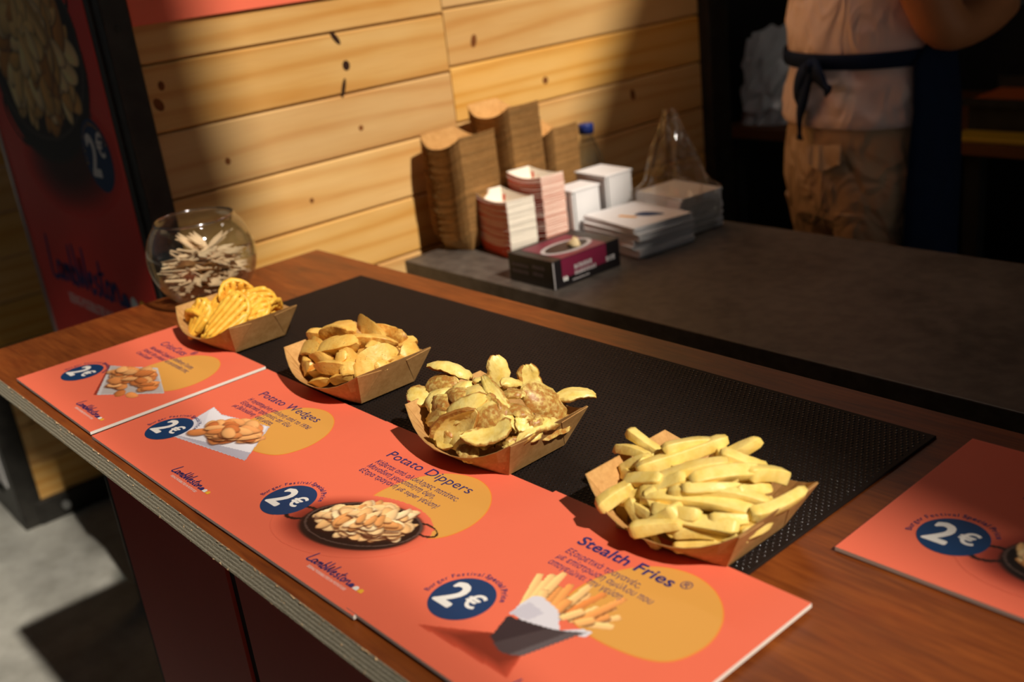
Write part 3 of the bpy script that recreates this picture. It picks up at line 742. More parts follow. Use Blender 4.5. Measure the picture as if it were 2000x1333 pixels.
# ------------------------------------------------------------------ banner beside the corner post
bn = thing('promotional_banner', 'tall red banner with a pan of potatoes and price badge beside the steel post', 'banner', V(-2.68, 1.3, 0))
bn.location.z = 0
BL, BR, BY = -3.92, -1.44, 1.30
q = MB(); L = bn.location
q.box((BL * U - L.x, 0, .42), (BR * U - L.x, .012, 2.1), 0, .001); q.build('board', M['banner_red'], bn)
q = MB(); q.box((BL * U - L.x - .012, -.004, .42), (BL * U - L.x, .02, 2.1)); q.build('edge_profile', M['bolt'], bn)
q = MB(); q.box((BL * U - L.x, .012, 0), (BL * U - L.x + .04, .04, 2.1)); q.build('support_post', M['steel'], bn)
q = MB(); q.box((BR * U - L.x - .04, .012, 0), (BR * U - L.x, .04, 2.1)); q.build('support_post', M['steel'], bn)
F = Flat((-L.x, -.0002, H), (U, 0, 0), (0, 0, U))
P = Pic(-3.9, -1.5, .0, 2.6, 90); P.rgb[:] = (240, 58, 44)
r_ = random.Random(12)
for i in range(8): P.ell(-2.45, .62, (.85 - .06 * i), (.36 - .03 * i), .1, (120 - 12 * i, 24 - 2 * i, 20 - 2 * i), .3, .4, False)
P.ell(-2.3, 2.0, .62, .62, 0, (226, 158, 60))
P.ring(-1.86, 1.72, .22, .16, .9, .13, (24, 26, 28)); P.ring(-3.35, .88, .26, .16, -.5, .12, (24, 18, 18))
P.ell(-2.62, 1.22, .98, .62, .15, (26, 20, 18)); P.ell(-2.62, 1.36, .96, .60, .15, (34, 20, 14)); P.ring(-2.62, 1.36, .95, .59, .15, .02, (70, 60, 54))
for i in range(120):
    rr = (1 - i / 120) ** .5 * .95; th_ = r_.uniform(0, 6.28)
    LL = r_.uniform(.12, .24)
    P.piece(-2.64 + rr * math.cos(th_) * .84, 1.45 + rr * math.sin(th_) * .58, LL, LL * r_.uniform(.36, .55), r_.uniform(0, 3.14), r_.choice([(236, 196, 120), (220, 170, 92), (244, 214, 150), (198, 136, 60)]), r_.uniform(-.5, .5), 2.2, r_.uniform(.5, 1))
P.build(F, 'food_picture', bn, .0003)
bd_ = F.disc('price_badge', -1.84, .70, .25, M['navy'], bn, .0006)
F.text('price', '2', -2.0, .56, .40, M['white_ink'], bd_, width=.17, lift=.001, offset=.03)
F.text('price_euro', '€', -1.81, .70, .22, M['white_ink'], bd_, width=.13, lift=.001, offset=.025)
F.arc_text('badge_caption', [('Burger Festival ', 0), ('Special Price', .02)], -1.84, .70, .205, 200, 20, .04, M['amber'], bd_, .001)
wordmark(F, -3.55, -.42, 1.65, .36, bn, .0006, pen=.02)

# ================================================================== RUBBER MAT
mat_t = thing('bar_mat', 'black rubber bar mat with raised studs along the counter', 'mat', V(1.945, 1.39, CT))
mx, my = 1.797 * U, .562 * U
q = MB(); q.box((-mx, -my, 0), (mx, my, .0026), 0, .0008); q.build('sheet', M['mat'], mat_t)
pu, pv = .0052, .0046
vv = []; ff = []; j = 0; y = -my + .003
base = []
for rr_, zz_ in ((1.0, 0.0), (.72, .0006)):
    base += [(.0017 * rr_ * math.cos(math.pi * k_ / 3), .0009 * rr_ * math.sin(math.pi * k_ / 3), zz_) for k_ in range(6)]
base.append((0, 0, .00085))
fb = [(k_, (k_ + 1) % 6, 6 + (k_ + 1) % 6, 6 + k_) for k_ in range(6)] + [(6 + k_, 6 + (k_ + 1) % 6, 12) for k_ in range(6)]
while y < my - .003:
    x = -mx + .004 + (pu / 2 if j % 2 else 0)
    while x < mx - .004:
        b = len(vv); vv += [(x + a, y + c, .0025 + d) for a, c, d in base]; ff += [tuple(b + i for i in q_) for q_ in fb]; x += pu
    y += pv; j += 1
st = obj('studs', pyd('studs', vv, ff), plain('stud_rubber', srgb(16, 15, 15), .16, 0, .7), mat_t, True); st['kind'] = 'stuff'

# ================================================================== PAPER TRAYS
def tray_mesh(sx=1.0, sy=1.0, th=.0007, bb=.007, br=.0195, ends=0.0):
    """folded paper boat: flat ends, bowed long sides with a scooped rim"""
    n = 12; rings = []
    def loop(level, ins):
        L = []
        def side(s, sg):
            bow = 1 - s * s
            xb, yb = .0515 * s, .035 + bb * bow; xr, yr = .074 * s, .0475 + br * bow
            zr = .041 - .020 * (1 - abs(s) ** 2.6)
            x = xb + (xr - xb) * level; y_ = yb + (yr - yb) * level; z = zr * level
            return (x * sx * ins, sg * y_ * sy * ins, z)
        for i in range(n): L.append(side(-1 + 2 * i / n, -1))
        e0 = side(1, -1); e1 = side(1, 1)
        for i in range(4): t = i / 4; L.append((e0[0] + ends * 4 * t * (1 - t) * level, e0[1] + (e1[1] - e0[1]) * t, e0[2]))
        for i in range(n): L.append(side(1 - 2 * i / n, 1))
        e0 = side(-1, 1); e1 = side(-1, -1)
        for i in range(4): t = i / 4; L.append((e0[0] - ends * 4 * t * (1 - t) * level, e0[1] + (e1[1] - e0[1]) * t, e0[2]))
        return L
    v = []; f = []
    lv = [(0, 1), (.5, 1), (1, 1), (1, .988), (.5, .985), (0, .982)]
    for k_, (l_, i_) in enumerate(lv):
        lp = loop(l_, i_)
        if k_ >= 3: lp = [(a, b, c + th * (1 if k_ > 3 else 0)) for a, b, c in lp]
        v += lp
    m = len(lp)
    mats = []
    for k_ in range(len(lv) - 1):
        for j_ in range(m):
            f.append((k_ * m + j_, k_ * m + (j_ + 1) % m, (k_ + 1) * m + (j_ + 1) % m, (k_ + 1) * m + j_)); mats.append(0 if k_ < 3 else 1)
    f.append(tuple(range(m - 1, -1, -1))); mats.append(0); f.append(tuple((len(lv) - 1) * m + j_ for j_ in range(m))); mats.append(1)
    me = pyd('paper_tray', v, f); me.materials.append(M['kraft']); me.materials.append(M['kraft_light']); me.polygons.foreach_set('material_index', mats)
    bm = bmesh.new(); bm.from_mesh(me); bmesh.ops.recalc_face_normals(bm, faces=bm.faces[:]); bm.to_mesh(me); bm.free()
    return me
TRAY = tray_mesh()
def corner_flap(parent, sgx, sgy):
    """glued triangular fold on the end wall"""
    a = Vector((.0515 * sgx, .035 * sgy, .001)); b = Vector((.074 * sgx, .0475 * sgy, .0405)); c = Vector((.0715 * sgx, .016 * sgy, .0365))
    n = Vector((sgx * .87, 0, -.49)) * .0007
    q = MB(); q.add([a + n, b + n, c + n, a, b, c], [(0, 1, 2), (5, 4, 3), (0, 3, 4, 1), (1, 4, 5, 2), (2, 5, 3, 0)])
    return q.build('glued_flap', M['kraft'], parent)
trays = {}
for key, (cx, cy), lab, rz in (('criss', (.485, .985), 'brown paper tray holding crisscross fries beside the glass bowl', 0),
                           ('wedge', (1.562, 1.011), 'brown paper tray holding seasoned potato wedges', 0),
                           ('dip', (2.545, .972), 'brown paper tray holding skin-on potato dippers', 1),
                           ('fry', (3.483, .992), 'brown paper tray holding plain thick-cut fries, nearest the camera', 0)):
    t_ = thing('paper_tray', lab, 'paper tray', V(cx, cy, .004), math.radians(rz), 'filled paper trays on the counter')
    obj('tray_body', TRAY, None, t_)
    for a_ in (-1, 1):
        for b_ in (-1, 1): corner_flap(t_, a_, b_)
    trays[key] = t_

# ------------------------------------------------------------------ potato pieces
FRIES = [(-37,-21,50,-4,35,56,12),
 (-14,-30,51,21,4,58,10),
 (-30,2,56,-7,36,58,9),
 (-44,-12,50,-44,15,51,8),
 (-75,-4,47,-52,-5,47,7),
 (-64,7,53,-53,8,47,6),
 (-76,-14,37,-45,-9,50,9),
 (-74,-16,33,-30,-34,44,9),
 (-37,-35,41,-15,-33,49,9),
 (18,-23,54,40,19,49,10),
 (-3,34,53,24,8,57,9),
 (16,18,56,31,37,42,10),
 (6,36,52,13,41,56,7),
 (40,19,49,45,40,39,11),
 (47,0,50,47,23,44,8),
 (-38,-43,28,2,-33,50,11),
 (-14,-42,41,70,-8,31,11),
 (6,-34,49,60,1,43,11),
 (61,7,41,65,30,22,11),
 (68,-12,32,69,31,20,9),
 (-67,-34,12,-55,-38,8,10),
 (-45,-54,8,-36,-44,29,11),
 (-69,-21,25,-35,-44,28,10),
 (-25,-48,28,-3,-54,11,10),
 (-4,-56,8,22,-51,22,11),
 (17,-46,34,55,-30,33,10),
 (20,-50,24,61,-28,27,9),
 (-5,-52,24,10,-47,35,11),
 (-21,-48,30,-3,-50,29,9),
 (8,-45,37,21,-42,39,9),
 (23,-51,15,48,-41,22,6),
 (-14,-40,43,1,-32,51,9),
 (18,-17,56,29,-2,56,8),
 (66,-20,31,73,0,29,7),
 (-4,-45,38,7,-49,31,9),
 (44,-32,40,64,-11,37,8),
 (16,-31,50,41,-6,53,8)]
DIPS = [(-78,-9,65,-43,12,61,15,'r'),
 (-26,30,74,13,-4,67,14,'p'),
 (-1,39,65,38,16,60,18,'p'),
 (-1,-7,67,58,-24,47,10,'s'),
 (40,6,61,61,49,37,20,'k'),
 (45,38,44,65,58,48,13,'p'),
 (-79,-17,55,-45,-8,59,13,'k'),
 (-81,-29,43,-35,-29,55,20,'r'),
 (-86,-31,45,-75,-27,40,16,'p'),
 (-23,-11,65,21,-20,62,20,'p'),
 (-21,-48,41,20,-27,60,15,'p'),
 (-19,-56,25,24,-36,53,19,'c'),
 (22,-54,30,55,-26,48,18,'p'),
 (-68,-41,19,-4,-56,28,19,'p'),
 (-78,-39,30,-19,-48,42,12,'p'),
 (-14,-58,18,26,-47,41,14,'r'),
 (29,-38,50,42,-26,54,19,'k'),
 (38,-11,61,59,-9,52,15,'k'),
 (58,-9,53,69,-4,46,11,'k'),
 (56,-19,51,71,-12,42,13,'p'),
 (68,-30,33,69,16,43,8,'s'),
 (78,-10,36,64,48,34,17,'k'),
 (22,-4,66,43,0,61,9,'k'),
 (20,-1,66,15,21,63,12,'p'),
 (14,-57,22,29,-54,24,9,'k'),
 (-43,-38,45,-18,-35,55,9,'k'),
 (-36,-20,59,-23,-11,65,13,'r'),
 (-25,3,65,-2,-2,67,12,'p'),
 (59,-37,33,66,-30,35,9,'p'),
 (22,-23,61,37,-24,57,12,'p'),
 (-38,-21,58,-3,-30,60,11,'k'),
 (69,-10,45,70,4,45,10,'p'),
 (71,-20,38,75,-5,41,9,'p')]
WEDGES = [(-53,-5,50,-2,8,58,21),
 (-24,26,58,25,22,53,19),
 (-7,35,53,33,55,45,18),
 (12,-18,56,42,28,45,14),
 (-66,-19,49,-53,-7,48,16),
 (-15,-32,50,34,-17,52,21),
 (-64,-32,35,-13,-33,49,15),
 (-25,-44,37,5,-38,47,21),
 (47,-25,45,60,15,42,20),
 (-69,-49,25,-52,-39,29,22),
 (4,-49,34,44,-33,41,17),
 (29,-27,50,47,-24,45,16),
 (59,22,39,52,54,30,17),
 (22,44,40,37,49,35,15),
 (34,49,37,41,54,37,14),
 (-59,-54,14,-20,-51,28,14),
 (-43,-52,8,2,-52,30,14),
 (-15,-55,16,19,-53,23,13),
 (18,-52,26,54,-36,31,13),
 (51,-32,38,66,-19,35,16),
 (68,-15,36,73,2,34,12),
 (71,3,36,62,23,36,13),
 (70,11,35,60,34,27,12),
 (23,-38,44,33,-32,46,12),
 (41,-39,36,51,-29,40,13),
 (1,38,50,18,45,45,15),
 (-58,-20,41,-26,-25,51,12),
 (-9,-21,55,8,-17,56,12),
 (37,-5,54,51,4,49,13)]
CRISS = [(0,-41,40,61,-11,37,38,'0'),
 (-24,-11,52,-16,32,57,19,'1'),
 (14,4,54,20,49,40,30,'0'),
 (-53,-48,26,-2,-40,41,31,'0'),
 (-56,-35,38,-9,-34,45,20,'1'),
 (25,-12,52,52,19,40,31,'0'),
 (65,-8,35,49,37,27,25,'0'),
 (46,26,40,36,50,27,23,'1'),
 (4,-20,52,21,-5,53,25,'0')]

def frame(P, Q, up, roll=0.0):
    d = (Q - P); L = d.length; d.normalize()
    z = (up - d * up.dot(d)).normalized(); y = z.cross(d)
    m = Matrix(((d.x, y.x, z.x), (d.y, y.y, z.y), (d.z, y.z, z.z))).to_4x4()
    m = m @ Matrix.Rotation(roll, 4, 'X'); m.translation = (P + Q) / 2
    return m, L
def noise3(rnd, s): return Vector((rnd.uniform(-s, s), rnd.uniform(-s, s), rnd.uniform(-s, s)))
def add_skin(me, vals):
    at = me.attributes.new('skin', 'FLOAT', 'POINT'); at.data.foreach_set('value', vals)
def finish(name, v, f, mat_, skin=None, sub=1):
    me = pyd(name, v, f)
    bm = bmesh.new(); bm.from_mesh(me); bmesh.ops.recalc_face_normals(bm, faces=bm.faces[:]); bm.to_mesh(me); bm.free()
    if skin is not None: add_skin(me, skin)
    me.polygons.foreach_set('use_smooth', [True] * len(me.polygons)); me.materials.append(mat_)
    if sub > 1:
        bm = bmesh.new(); bm.from_mesh(me)
        for e in bm.edges: e.smooth = not (len(e.link_faces) == 2 and e.calc_face_angle(0) > math.radians(sub))
        bm.to_mesh(me); bm.free()
    return me
def loft_vf(rings):
    n = len(rings[0]); v = [tuple(p) for r in rings for p in r]; f = []
    for i in range(len(rings) - 1):
        for j in range(n): f.append((i * n + j, i * n + (j + 1) % n, (i + 1) * n + (j + 1) % n, (i + 1) * n + j))
    f += [tuple(range(n - 1, -1, -1)), tuple((len(rings) - 1) * n + j for j in range(n))]
    return v, f
def fry_mesh(L, w, rnd):
    h = w * rnd.uniform(.8, 1.0); bend = rnd.uniform(-.05, .07) * L; bx = rnd.uniform(-.04, .04) * L; ph = rnd.uniform(0, 6)
    prof = [(1, .80), (1, -.80), (.95, -.94), (.80, -1), (-.80, -1), (-.95, -.94), (-1, -.80), (-1, .80), (-.95, .94), (-.80, 1), (.80, 1), (.95, .94)]
    rings = []; K = 13; sl = rnd.uniform(-.5, .5); sr = rnd.uniform(-.5, .5); tp = rnd.choice([1, 1, .8, .62]); cut = rnd.choice([0, 0, .5])
    for i in range(K):
        t = i / (K - 1); e = min(t, 1 - t) * L / w
        s = 1.0 if e > .28 else (.80 + .20 * math.sqrt(max(0, e / .28))) if e > 0.001 else .62
        s *= 1 - (1 - tp) * t; s *= 1 + .05 * math.sin(ph + t * 7)
        x = (t - .5) * L
        rg = []
        for a, b in prof:
            hh = h * (1 - cut * max(0, t - .65) / .35)
            xs = x + (sl if t < .5 else sr) * b * w * .35 * max(0, 1 - e / .6)
            rg.append((xs, a * w / 2 * s + bx * (1 - (2 * t - 1) ** 2), b * hh / 2 * s + bend * (1 - (2 * t - 1) ** 2)))
        rings.append(rg)
    v, f = loft_vf(rings)
    v = [Vector(p) + noise3(rnd, w * .018) for p in v]
    return finish('fry', v, f, M['fry'])
def wedge_mesh(L, w, rnd):
    """orange-slice wedge: two flat cut faces and a curved skin back"""
    K = 13; rings = []; skin = []; arc = rnd.uniform(.05, .16) * L; asym = rnd.uniform(-.25, .25); fat = rnd.uniform(.85, 1.1)
    prof = [(0, 1.0, .5), (-.30, .5, 0), (-.62, 0, 0), (-.93, -.5, .5), (-.9, -.72, 1), (-.5, -.95, 1), (0, -1.02, 1), (.5, -.95, 1), (.9, -.72, 1), (.93, -.5, .5), (.62, 0, 0), (.30, .5, 0)]
    for i in range(K):
        t = i / (K - 1); u = 2 * t - 1
        s = max(.10, (1 - abs(u + asym * (1 - u * u)) ** 4.2)) ** .6
        if t in (0, 1): s = .3
        rg = []
        for a, b, k in prof:
            rg.append((u * L / 2, a * w / 2 * s, (b * .5) * w * fat * s - arc * u * u + arc * .4)); skin.append(k * .5 + .25 * (abs(u) > .85))
        rings.append(rg)
    v, f = loft_vf(rings); v = [Vector(p) + noise3(rnd, w * .022) for p in v]
    return finish('potato_wedge', v, f, M['wedge'], skin, 38)
def dipper_mesh(L, w, kind, rnd):
    """thin scooped slice with skin left along the outside"""
    K, N = 12, 9; th = {'r': .0056, 's': .0072, 'p': .0058, 'k': .0056, 'c': .0046}[kind]
    curl = {'r': -2.5, 'p': rnd.choice([-1, 1]) * rnd.uniform(.5, 1.2), 's': .3, 'k': -1.7, 'c': 2.3}[kind]
    curl = curl if abs(curl) > .08 else .2
    lon = rnd.uniform(.05, .14) * L * (-1 if kind in 'rk' else rnd.choice([-1, 1])); tw = rnd.uniform(-.25, .25)
    topv = []; botv = []; st_ = []; sb_ = []
    p0 = rnd.uniform(.25, .9); p1 = rnd.uniform(.25, .9)
    for i in range(K):
        t = i / (K - 1); u = 2 * t - 1
        ww = w * (1 - abs(u) ** 3.2 * (1 - .55 * (p0 if u < 0 else p1))) * (1 + .10 * math.sin(5 * t + p0 * 9) + .05 * math.sin(11 * t + p1 * 20))
        for j in range(N):
            s = 2 * j / (N - 1) - 1
            R = ww / abs(curl) if abs(curl) > .05 else 1e3
            a = s * abs(curl) * .5 * 1.0 if True else 0
            y_ = 2 * R * math.sin(a) * .5 * 1.0; z_ = R * (1 - math.cos(a)) * (1 if curl > 0 else -1)
            y_ = R * math.sin(a); n_ = Vector((0, -math.sin(a) * (1 if curl > 0 else -1), math.cos(a)))
            c = Vector((u * L / 2 + .02 * L * s * math.sin(3 * u), y_, z_ + lon * (u * u - .35)))
            c = Matrix.Rotation(tw * u, 3, 'X') @ c + noise3(rnd, .0007)
            edge = max(abs(s), 0); e2 = max(0, (abs(s) - .8) / .2); tt = th * (1 - .55 * e2) * (1 - .5 * max(0, (abs(u) - .85) / .15))
            topv.append(c + n_ * tt / 2); botv.append(c - n_ * tt / 2)
            se = .62 * (s > .7) + .45 * (s < -.82) + .25 * (abs(u) > .9)
            if kind == 'k': st_.append(.52 if s < .55 else .2); sb_.append(.1)
            elif kind == 'c': st_.append(se * .9); sb_.append(.9)
            else: st_.append(se * .8); sb_.append(.75)
    v = topv + botv; n = K * N; f = []
    for i in range(K - 1):
        for j in range(N - 1):
            a = i * N + j; f.append((a, a + N, a + N + 1, a + 1)); f.append((n + a, n + a + 1, n + a + N + 1, n + a + N))
    bd = [i * N for i in range(K)] + [(K - 1) * N + j for j in range(1, N)] + [i * N + N - 1 for i in range(K - 2, -1, -1)] + [j for j in range(N - 2, 0, -1)]
    for i in range(len(bd)):
        a, b = bd[i], bd[(i + 1) % len(bd)]; f.append((a, b, n + b, n + a))
    return finish('potato_dipper', v, f, M['dipper'], st_ + sb_, 48)
def waffle_mesh(rx, ry, curve, rnd, twist=.4):
    """lattice-cut slice: ridges one way on top, the other way below, open holes between"""
    v = []; f = []; pitch = .0086; rad = .0036
    cs, sn = math.cos(twist), math.sin(twist)
    def warp(x, y, z):
        X, Y = x * cs - y * sn, x * sn + y * cs
        return Vector((X, Y, z - curve * (X * X) / (rx) + .25 * curve * Y * Y / ry))
    for lay, (zo, ax) in enumerate(((.0017, 0), (-.0017, 1))):
        A, B = (rx, ry) if ax == 0 else (ry, rx)
        k = int(B / pitch)
        for i in range(-k, k + 1):
            c = i * pitch + (rnd.uniform(-.0004, .0004)); half = A * math.sqrt(max(0, 1 - (c / (B * 1.03)) ** 2))
            if half < .004: continue
            S = 9; b0 = len(v)
            for s_ in range(S):
                u = -half + 2 * half * s_ / (S - 1); e = .72 if s_ in (0, S - 1) else 1.0
                for j in range(8):
                    th = 2 * math.pi * j / 8; o_ = rad * e * (1.0 if abs(math.cos(th)) < .9 else 1.08)
                    p_ = (u, c + math.cos(th) * o_, zo + math.sin(th) * o_ * .92)
                    if ax: p_ = (p_[1], p_[0], p_[2])
                    v.append(warp(*p_) + noise3(rnd, .0002))
            for s_ in range(S - 1):
                for j in range(8): f.append((b0 + s_ * 8 + j, b0 + s_ * 8 + (j + 1) % 8, b0 + (s_ + 1) * 8 + (j + 1) % 8, b0 + (s_ + 1) * 8 + j))
            f += [tuple(b0 + j for j in range(7, -1, -1)), tuple(b0 + (S - 1) * 8 + j for j in range(8))]
    # outer rim strand
    b0 = len(v); S = 40
    for s_ in range(S):
        a = 2 * math.pi * s_ / S; cx_, cy_ = rx * math.cos(a), ry * math.sin(a); nx_, ny_ = math.cos(a), math.sin(a)
        for j in range(8):
            th = 2 * math.pi * j / 8
            v.append(warp(cx_ + nx_ * math.cos(th) * .0026, cy_ + ny_ * math.cos(th) * .0026, math.sin(th) * .0036 + .0009 * math.sin(a * 11)) + noise3(rnd, .0002))
    for s_ in range(S):
        for j in range(8):
            s2 = (s_ + 1) % S; f.append((b0 + s_ * 8 + j, b0 + s_ * 8 + (j + 1) % 8, b0 + s2 * 8 + (j + 1) % 8, b0 + s2 * 8 + j))
    return finish('crisscut_fry', v, f, M['criss'])
def heap_up(p, ax, ay): return Vector((p.x / ax ** 2, p.y / ay ** 2, p.z / .05 ** 2 * .6)).normalized()
def place(name, me, mw, label, cat, group):
    o = obj(name, me); o.matrix_world = mw; return tag(o, label, cat, group)
ORD = ['first', 'second', 'third', 'fourth', 'fifth', 'sixth', 'seventh', 'eighth', 'ninth', 'tenth', 'eleventh', 'twelfth', 'thirteenth', 'fourteenth', 'fifteenth']
def row_labels(table, what, heap, special):
    """label each piece of a heap by its row (back, middle, front) and its place from the left"""
    ctr = [(Vector(r_[0:3]) + Vector(r_[3:6])) / 2 for r_ in table]; rv, uv_ = Vector((.659, .744, -.113)), Vector((-.2, .318, .927))
    order = sorted(range(len(ctr)), key=lambda i: -ctr[i].dot(uv_)); k = math.ceil(len(order) / 3); lab = {}
    for r0, nm in enumerate(('back', 'middle', 'front')):
        row = sorted(order[r0 * k:(r0 + 1) * k], key=lambda i: ctr[i].dot(rv))
        for j_, i in enumerate(row): lab[i] = '%s %s from left in the %s row of %s' % (ORD[j_], what, nm, heap)
    lab.update(special); return lab
rnd = random.Random(21)
base_fry = V(3.483, .992, 0)
special = {16: 'longest straight fry lying across the front of the plain fries', 0: 'thick long fry on top at the back of the plain fries', 24: 'blunt fry poking over the front rim of the tray of plain fries', 19: 'pointed fry jutting toward the right rim of the plain fries', 4: 'short pointed fry sticking out at the back left of the plain fries'}
def inside(P, w, over=.0):
    P = P.copy(); z = max(P.z, .006)
    if z < .044:
        lim = .0515 + .0225 * min(z / .041, 1) - w * .55; P.x = max(-lim, min(lim, P.x))
    s_ = max(-1, min(1, P.x / .074)); zr = .041 - .020 * (1 - abs(s_) ** 2.6); bow = 1 - s_ * s_
    if z < zr + w * .4:
        l = min(1, z / zr); ly = (.035 + .007 * bow) * (1 - l) + (.0475 + .0195 * bow) * l - w * .5 + over; P.y = max(-ly, min(ly, P.y))
    P.z = z; return P
def spread(P, Q, minlen):
    d = Q - P
    if d.length < minlen:
        m_ = (P + Q) / 2; d = d.normalized() * minlen / 2 if d.length > .001 else Vector((minlen / 2, 0, 0)); return m_ - d, m_ + d
    return P, Q
special = row_labels(FRIES, 'pale thick-cut fry', 'the heap nearest the camera', special)
FLIFT = {0: .006, 1: .004, 2: .001, 9: .004, 16: .007, 17: .005, 15: .004, 19: .003, 25: .003, 26: .001, 21: .004, 24: .005, 13: .004, 11: .002, 18: .001}
for i, r_ in enumerate(FRIES):
    P, Q = Vector(r_[0:3]) * .001, Vector(r_[3:6]) * .001; P, Q = spread(P, Q, .032); w = max(.0095, min(.0116, r_[6] * .0011)); P, Q = (P, Q) if i in (21, 24, 19) else (inside(P, w, .004), inside(Q, w, .004))
    P.z += rnd.uniform(-.003, .004); Q.z += rnd.uniform(-.003, .004)
    if i == 21: P, Q = Vector((-.046, -.060, .030)), Vector((-.036, -.040, .040))
    if i == 24: P, Q = Vector((-.006, -.066, .026)), Vector((.020, -.052, .033))
    if i == 19: P, Q = Vector((.064, -.014, .042)), Vector((.075, .026, .045))
    up = heap_up((P + Q) / 2, .08, .056); mw, L = frame(P, Q, up, rnd.uniform(-.5, .5))
    mw.translation += base_fry - up * w * .3 + up * (FLIFT[i] * .55 if i in FLIFT else rnd.uniform(-.002, .003))
    place('fry', fry_mesh(L + w * .8, w, rnd), mw, special.get(i, 'plain pale yellow thick-cut fry heaped in the nearest paper tray'), 'fry', 'plain fries in the nearest tray')
for i in range(52):
    a = rnd.uniform(0, 6.28); rr = math.sqrt(rnd.random()) * .9; c = Vector((rr * math.cos(a) * .050, rr * math.sin(a) * .038, .012 + .033 * (1 - rr ** 2) * (rnd.uniform(.3, 1) if i < 26 else rnd.uniform(.8, 1.05))))
    d = Vector((math.cos(rnd.gauss(.4, .7)), math.sin(rnd.gauss(.4, .7)), rnd.uniform(-.15, .15))).normalized() * .019
    mw, L = frame(c - d, c + d, Vector((0, 0, 1)), rnd.uniform(-.5, .5)); mw.translation += base_fry
    place('fry', fry_mesh(L, .0095, rnd), mw, 'pale fry mostly buried inside the heap nearest the camera', 'fry', 'plain fries in the nearest tray')
base_dip = V(2.545, .972, 0)
special = {0: 'rolled pale dipper lying along the top left of the dipper heap', 1: 'leaf-shaped dipper standing upright at the back of the dipper heap', 2: 'triangular dipper standing upright right of the leaf-shaped one', 3: 'long narrow pale strip running down the middle of the dipper heap',
           4: 'large skin-side-up dipper at the right of the dipper heap', 5: 'curved dipper tip poking out past the right rim', 12: 'broad pale dipper with brown skin edge at the front rim of the dipper heap', 11: 'scooped hollow dipper at the front left of the dipper heap'}
special = row_labels(DIPS, 'skin-on potato dipper', 'the dipper heap', special)
for i, r_ in enumerate(DIPS):
    P, Q = Vector(r_[0:3]) * .001, Vector(r_[3:6]) * .001; k = r_[7]; w = max(.011, r_[6] * .001 * 1.05); P, Q = spread(P, Q, w * 1.7); mg_ = w * (1.5 if k in 'rkc' else .9); P, Q = inside(P, mg_), inside(Q, mg_)
    up = heap_up((P + Q) / 2, .09, .06); roll = rnd.uniform(-.75, .75)
    tz_ = rnd.uniform(-.006, .006); P.z += tz_; Q.z -= tz_
    if i in (1, 2):    # upright leaves
        m_ = (P + Q) / 2; P = m_ + Vector((0, 0.004, -.026)); Q = m_ + Vector((-.004, .004, .008)); up = Vector((.72, -.62, .2)); roll = .1
        P += Vector((0, 0, .004)); Q += Vector((0, 0, .004))
    if i == 5: Q += Vector((.004, .006, .006))
    mw, L = frame(P, Q, up, roll)
    mw.translation += base_dip - up * (.003 if i not in (1, 2) else 0) + up * (.005 if i in (0, 3, 4, 7, 11, 12, 20) else rnd.uniform(-.002, .004))
    place('potato_dipper', dipper_mesh(L * 1.06, w * (1.75 if k in 'rkc' else 1.3), k, rnd), mw, special.get(i, 'pale potato dipper with a brown skin edge heaped in its tray'), 'potato dipper', 'potato dippers in the tray')
for i in range(22):
    a = rnd.uniform(0, 6.28); rr = math.sqrt(rnd.random()) * .8; c = Vector((rr * math.cos(a) * .044, rr * math.sin(a) * .034, .010 + .030 * (1 - rr ** 2) * rnd.uniform(.3, 1)))
    d = Vector((math.cos(a + 1), math.sin(a + 1), rnd.uniform(-.3, .3))).normalized() * .017
    mw, L = frame(c - d, c + d, Vector((rnd.uniform(-.4, .4), rnd.uniform(-.4, .4), 1)), rnd.uniform(-.6, .6)); mw.translation += base_dip
    place('potato_dipper', dipper_mesh(L, .020, rnd.choice('pkrc'), rnd), mw, 'potato dipper mostly buried inside the dipper heap', 'potato dipper', 'potato dippers in the tray')
base_w = V(1.558, 1.011, 0)
special = {0: 'broad flat wedge at the top left of the wedge heap', 3: 'long slim wedge lying across the middle of the wedge heap', 8: 'wedge with a pale cut face in front of the long slim wedge', 9: 'rounded wedge at the left rim of the wedge heap', 12: 'wedge beside the right rim of the wedge heap'}
special = row_labels(WEDGES, 'golden potato wedge', 'the wedge heap', special)
for i, r_ in enumerate(WEDGES):
    P, Q = Vector(r_[0:3]) * .001, Vector(r_[3:6]) * .001; w = max(.012, r_[6] * .001); P, Q = spread(P, Q, w * 1.5); P, Q = inside(P, w), inside(Q, w)
    tz_ = rnd.uniform(-.006, .006); P.z += tz_; Q.z -= tz_; P.y += rnd.uniform(-.004, .004)
    up = (heap_up((P + Q) / 2, .083, .058) + noise3(rnd, .35)).normalized(); mw, L = frame(P, Q, up, rnd.choice([rnd.uniform(.8, 1.2), rnd.uniform(-1.2, -.8), rnd.uniform(.6, 1.2), rnd.uniform(-1.2, -.6), rnd.uniform(-.5, .5)]))
    mw.translation += base_w + Vector((0, -.002, .003)) - up * w * .32 + up * (.006 if i in (0, 1, 3, 5, 8, 10, 12) else rnd.uniform(-.002, .003))
    place('potato_wedge', wedge_mesh(L * 1.08, w * 1.12, rnd), mw, special.get(i, 'golden seasoned potato wedge heaped in its paper tray'), 'potato wedge', 'seasoned wedges in the tray')
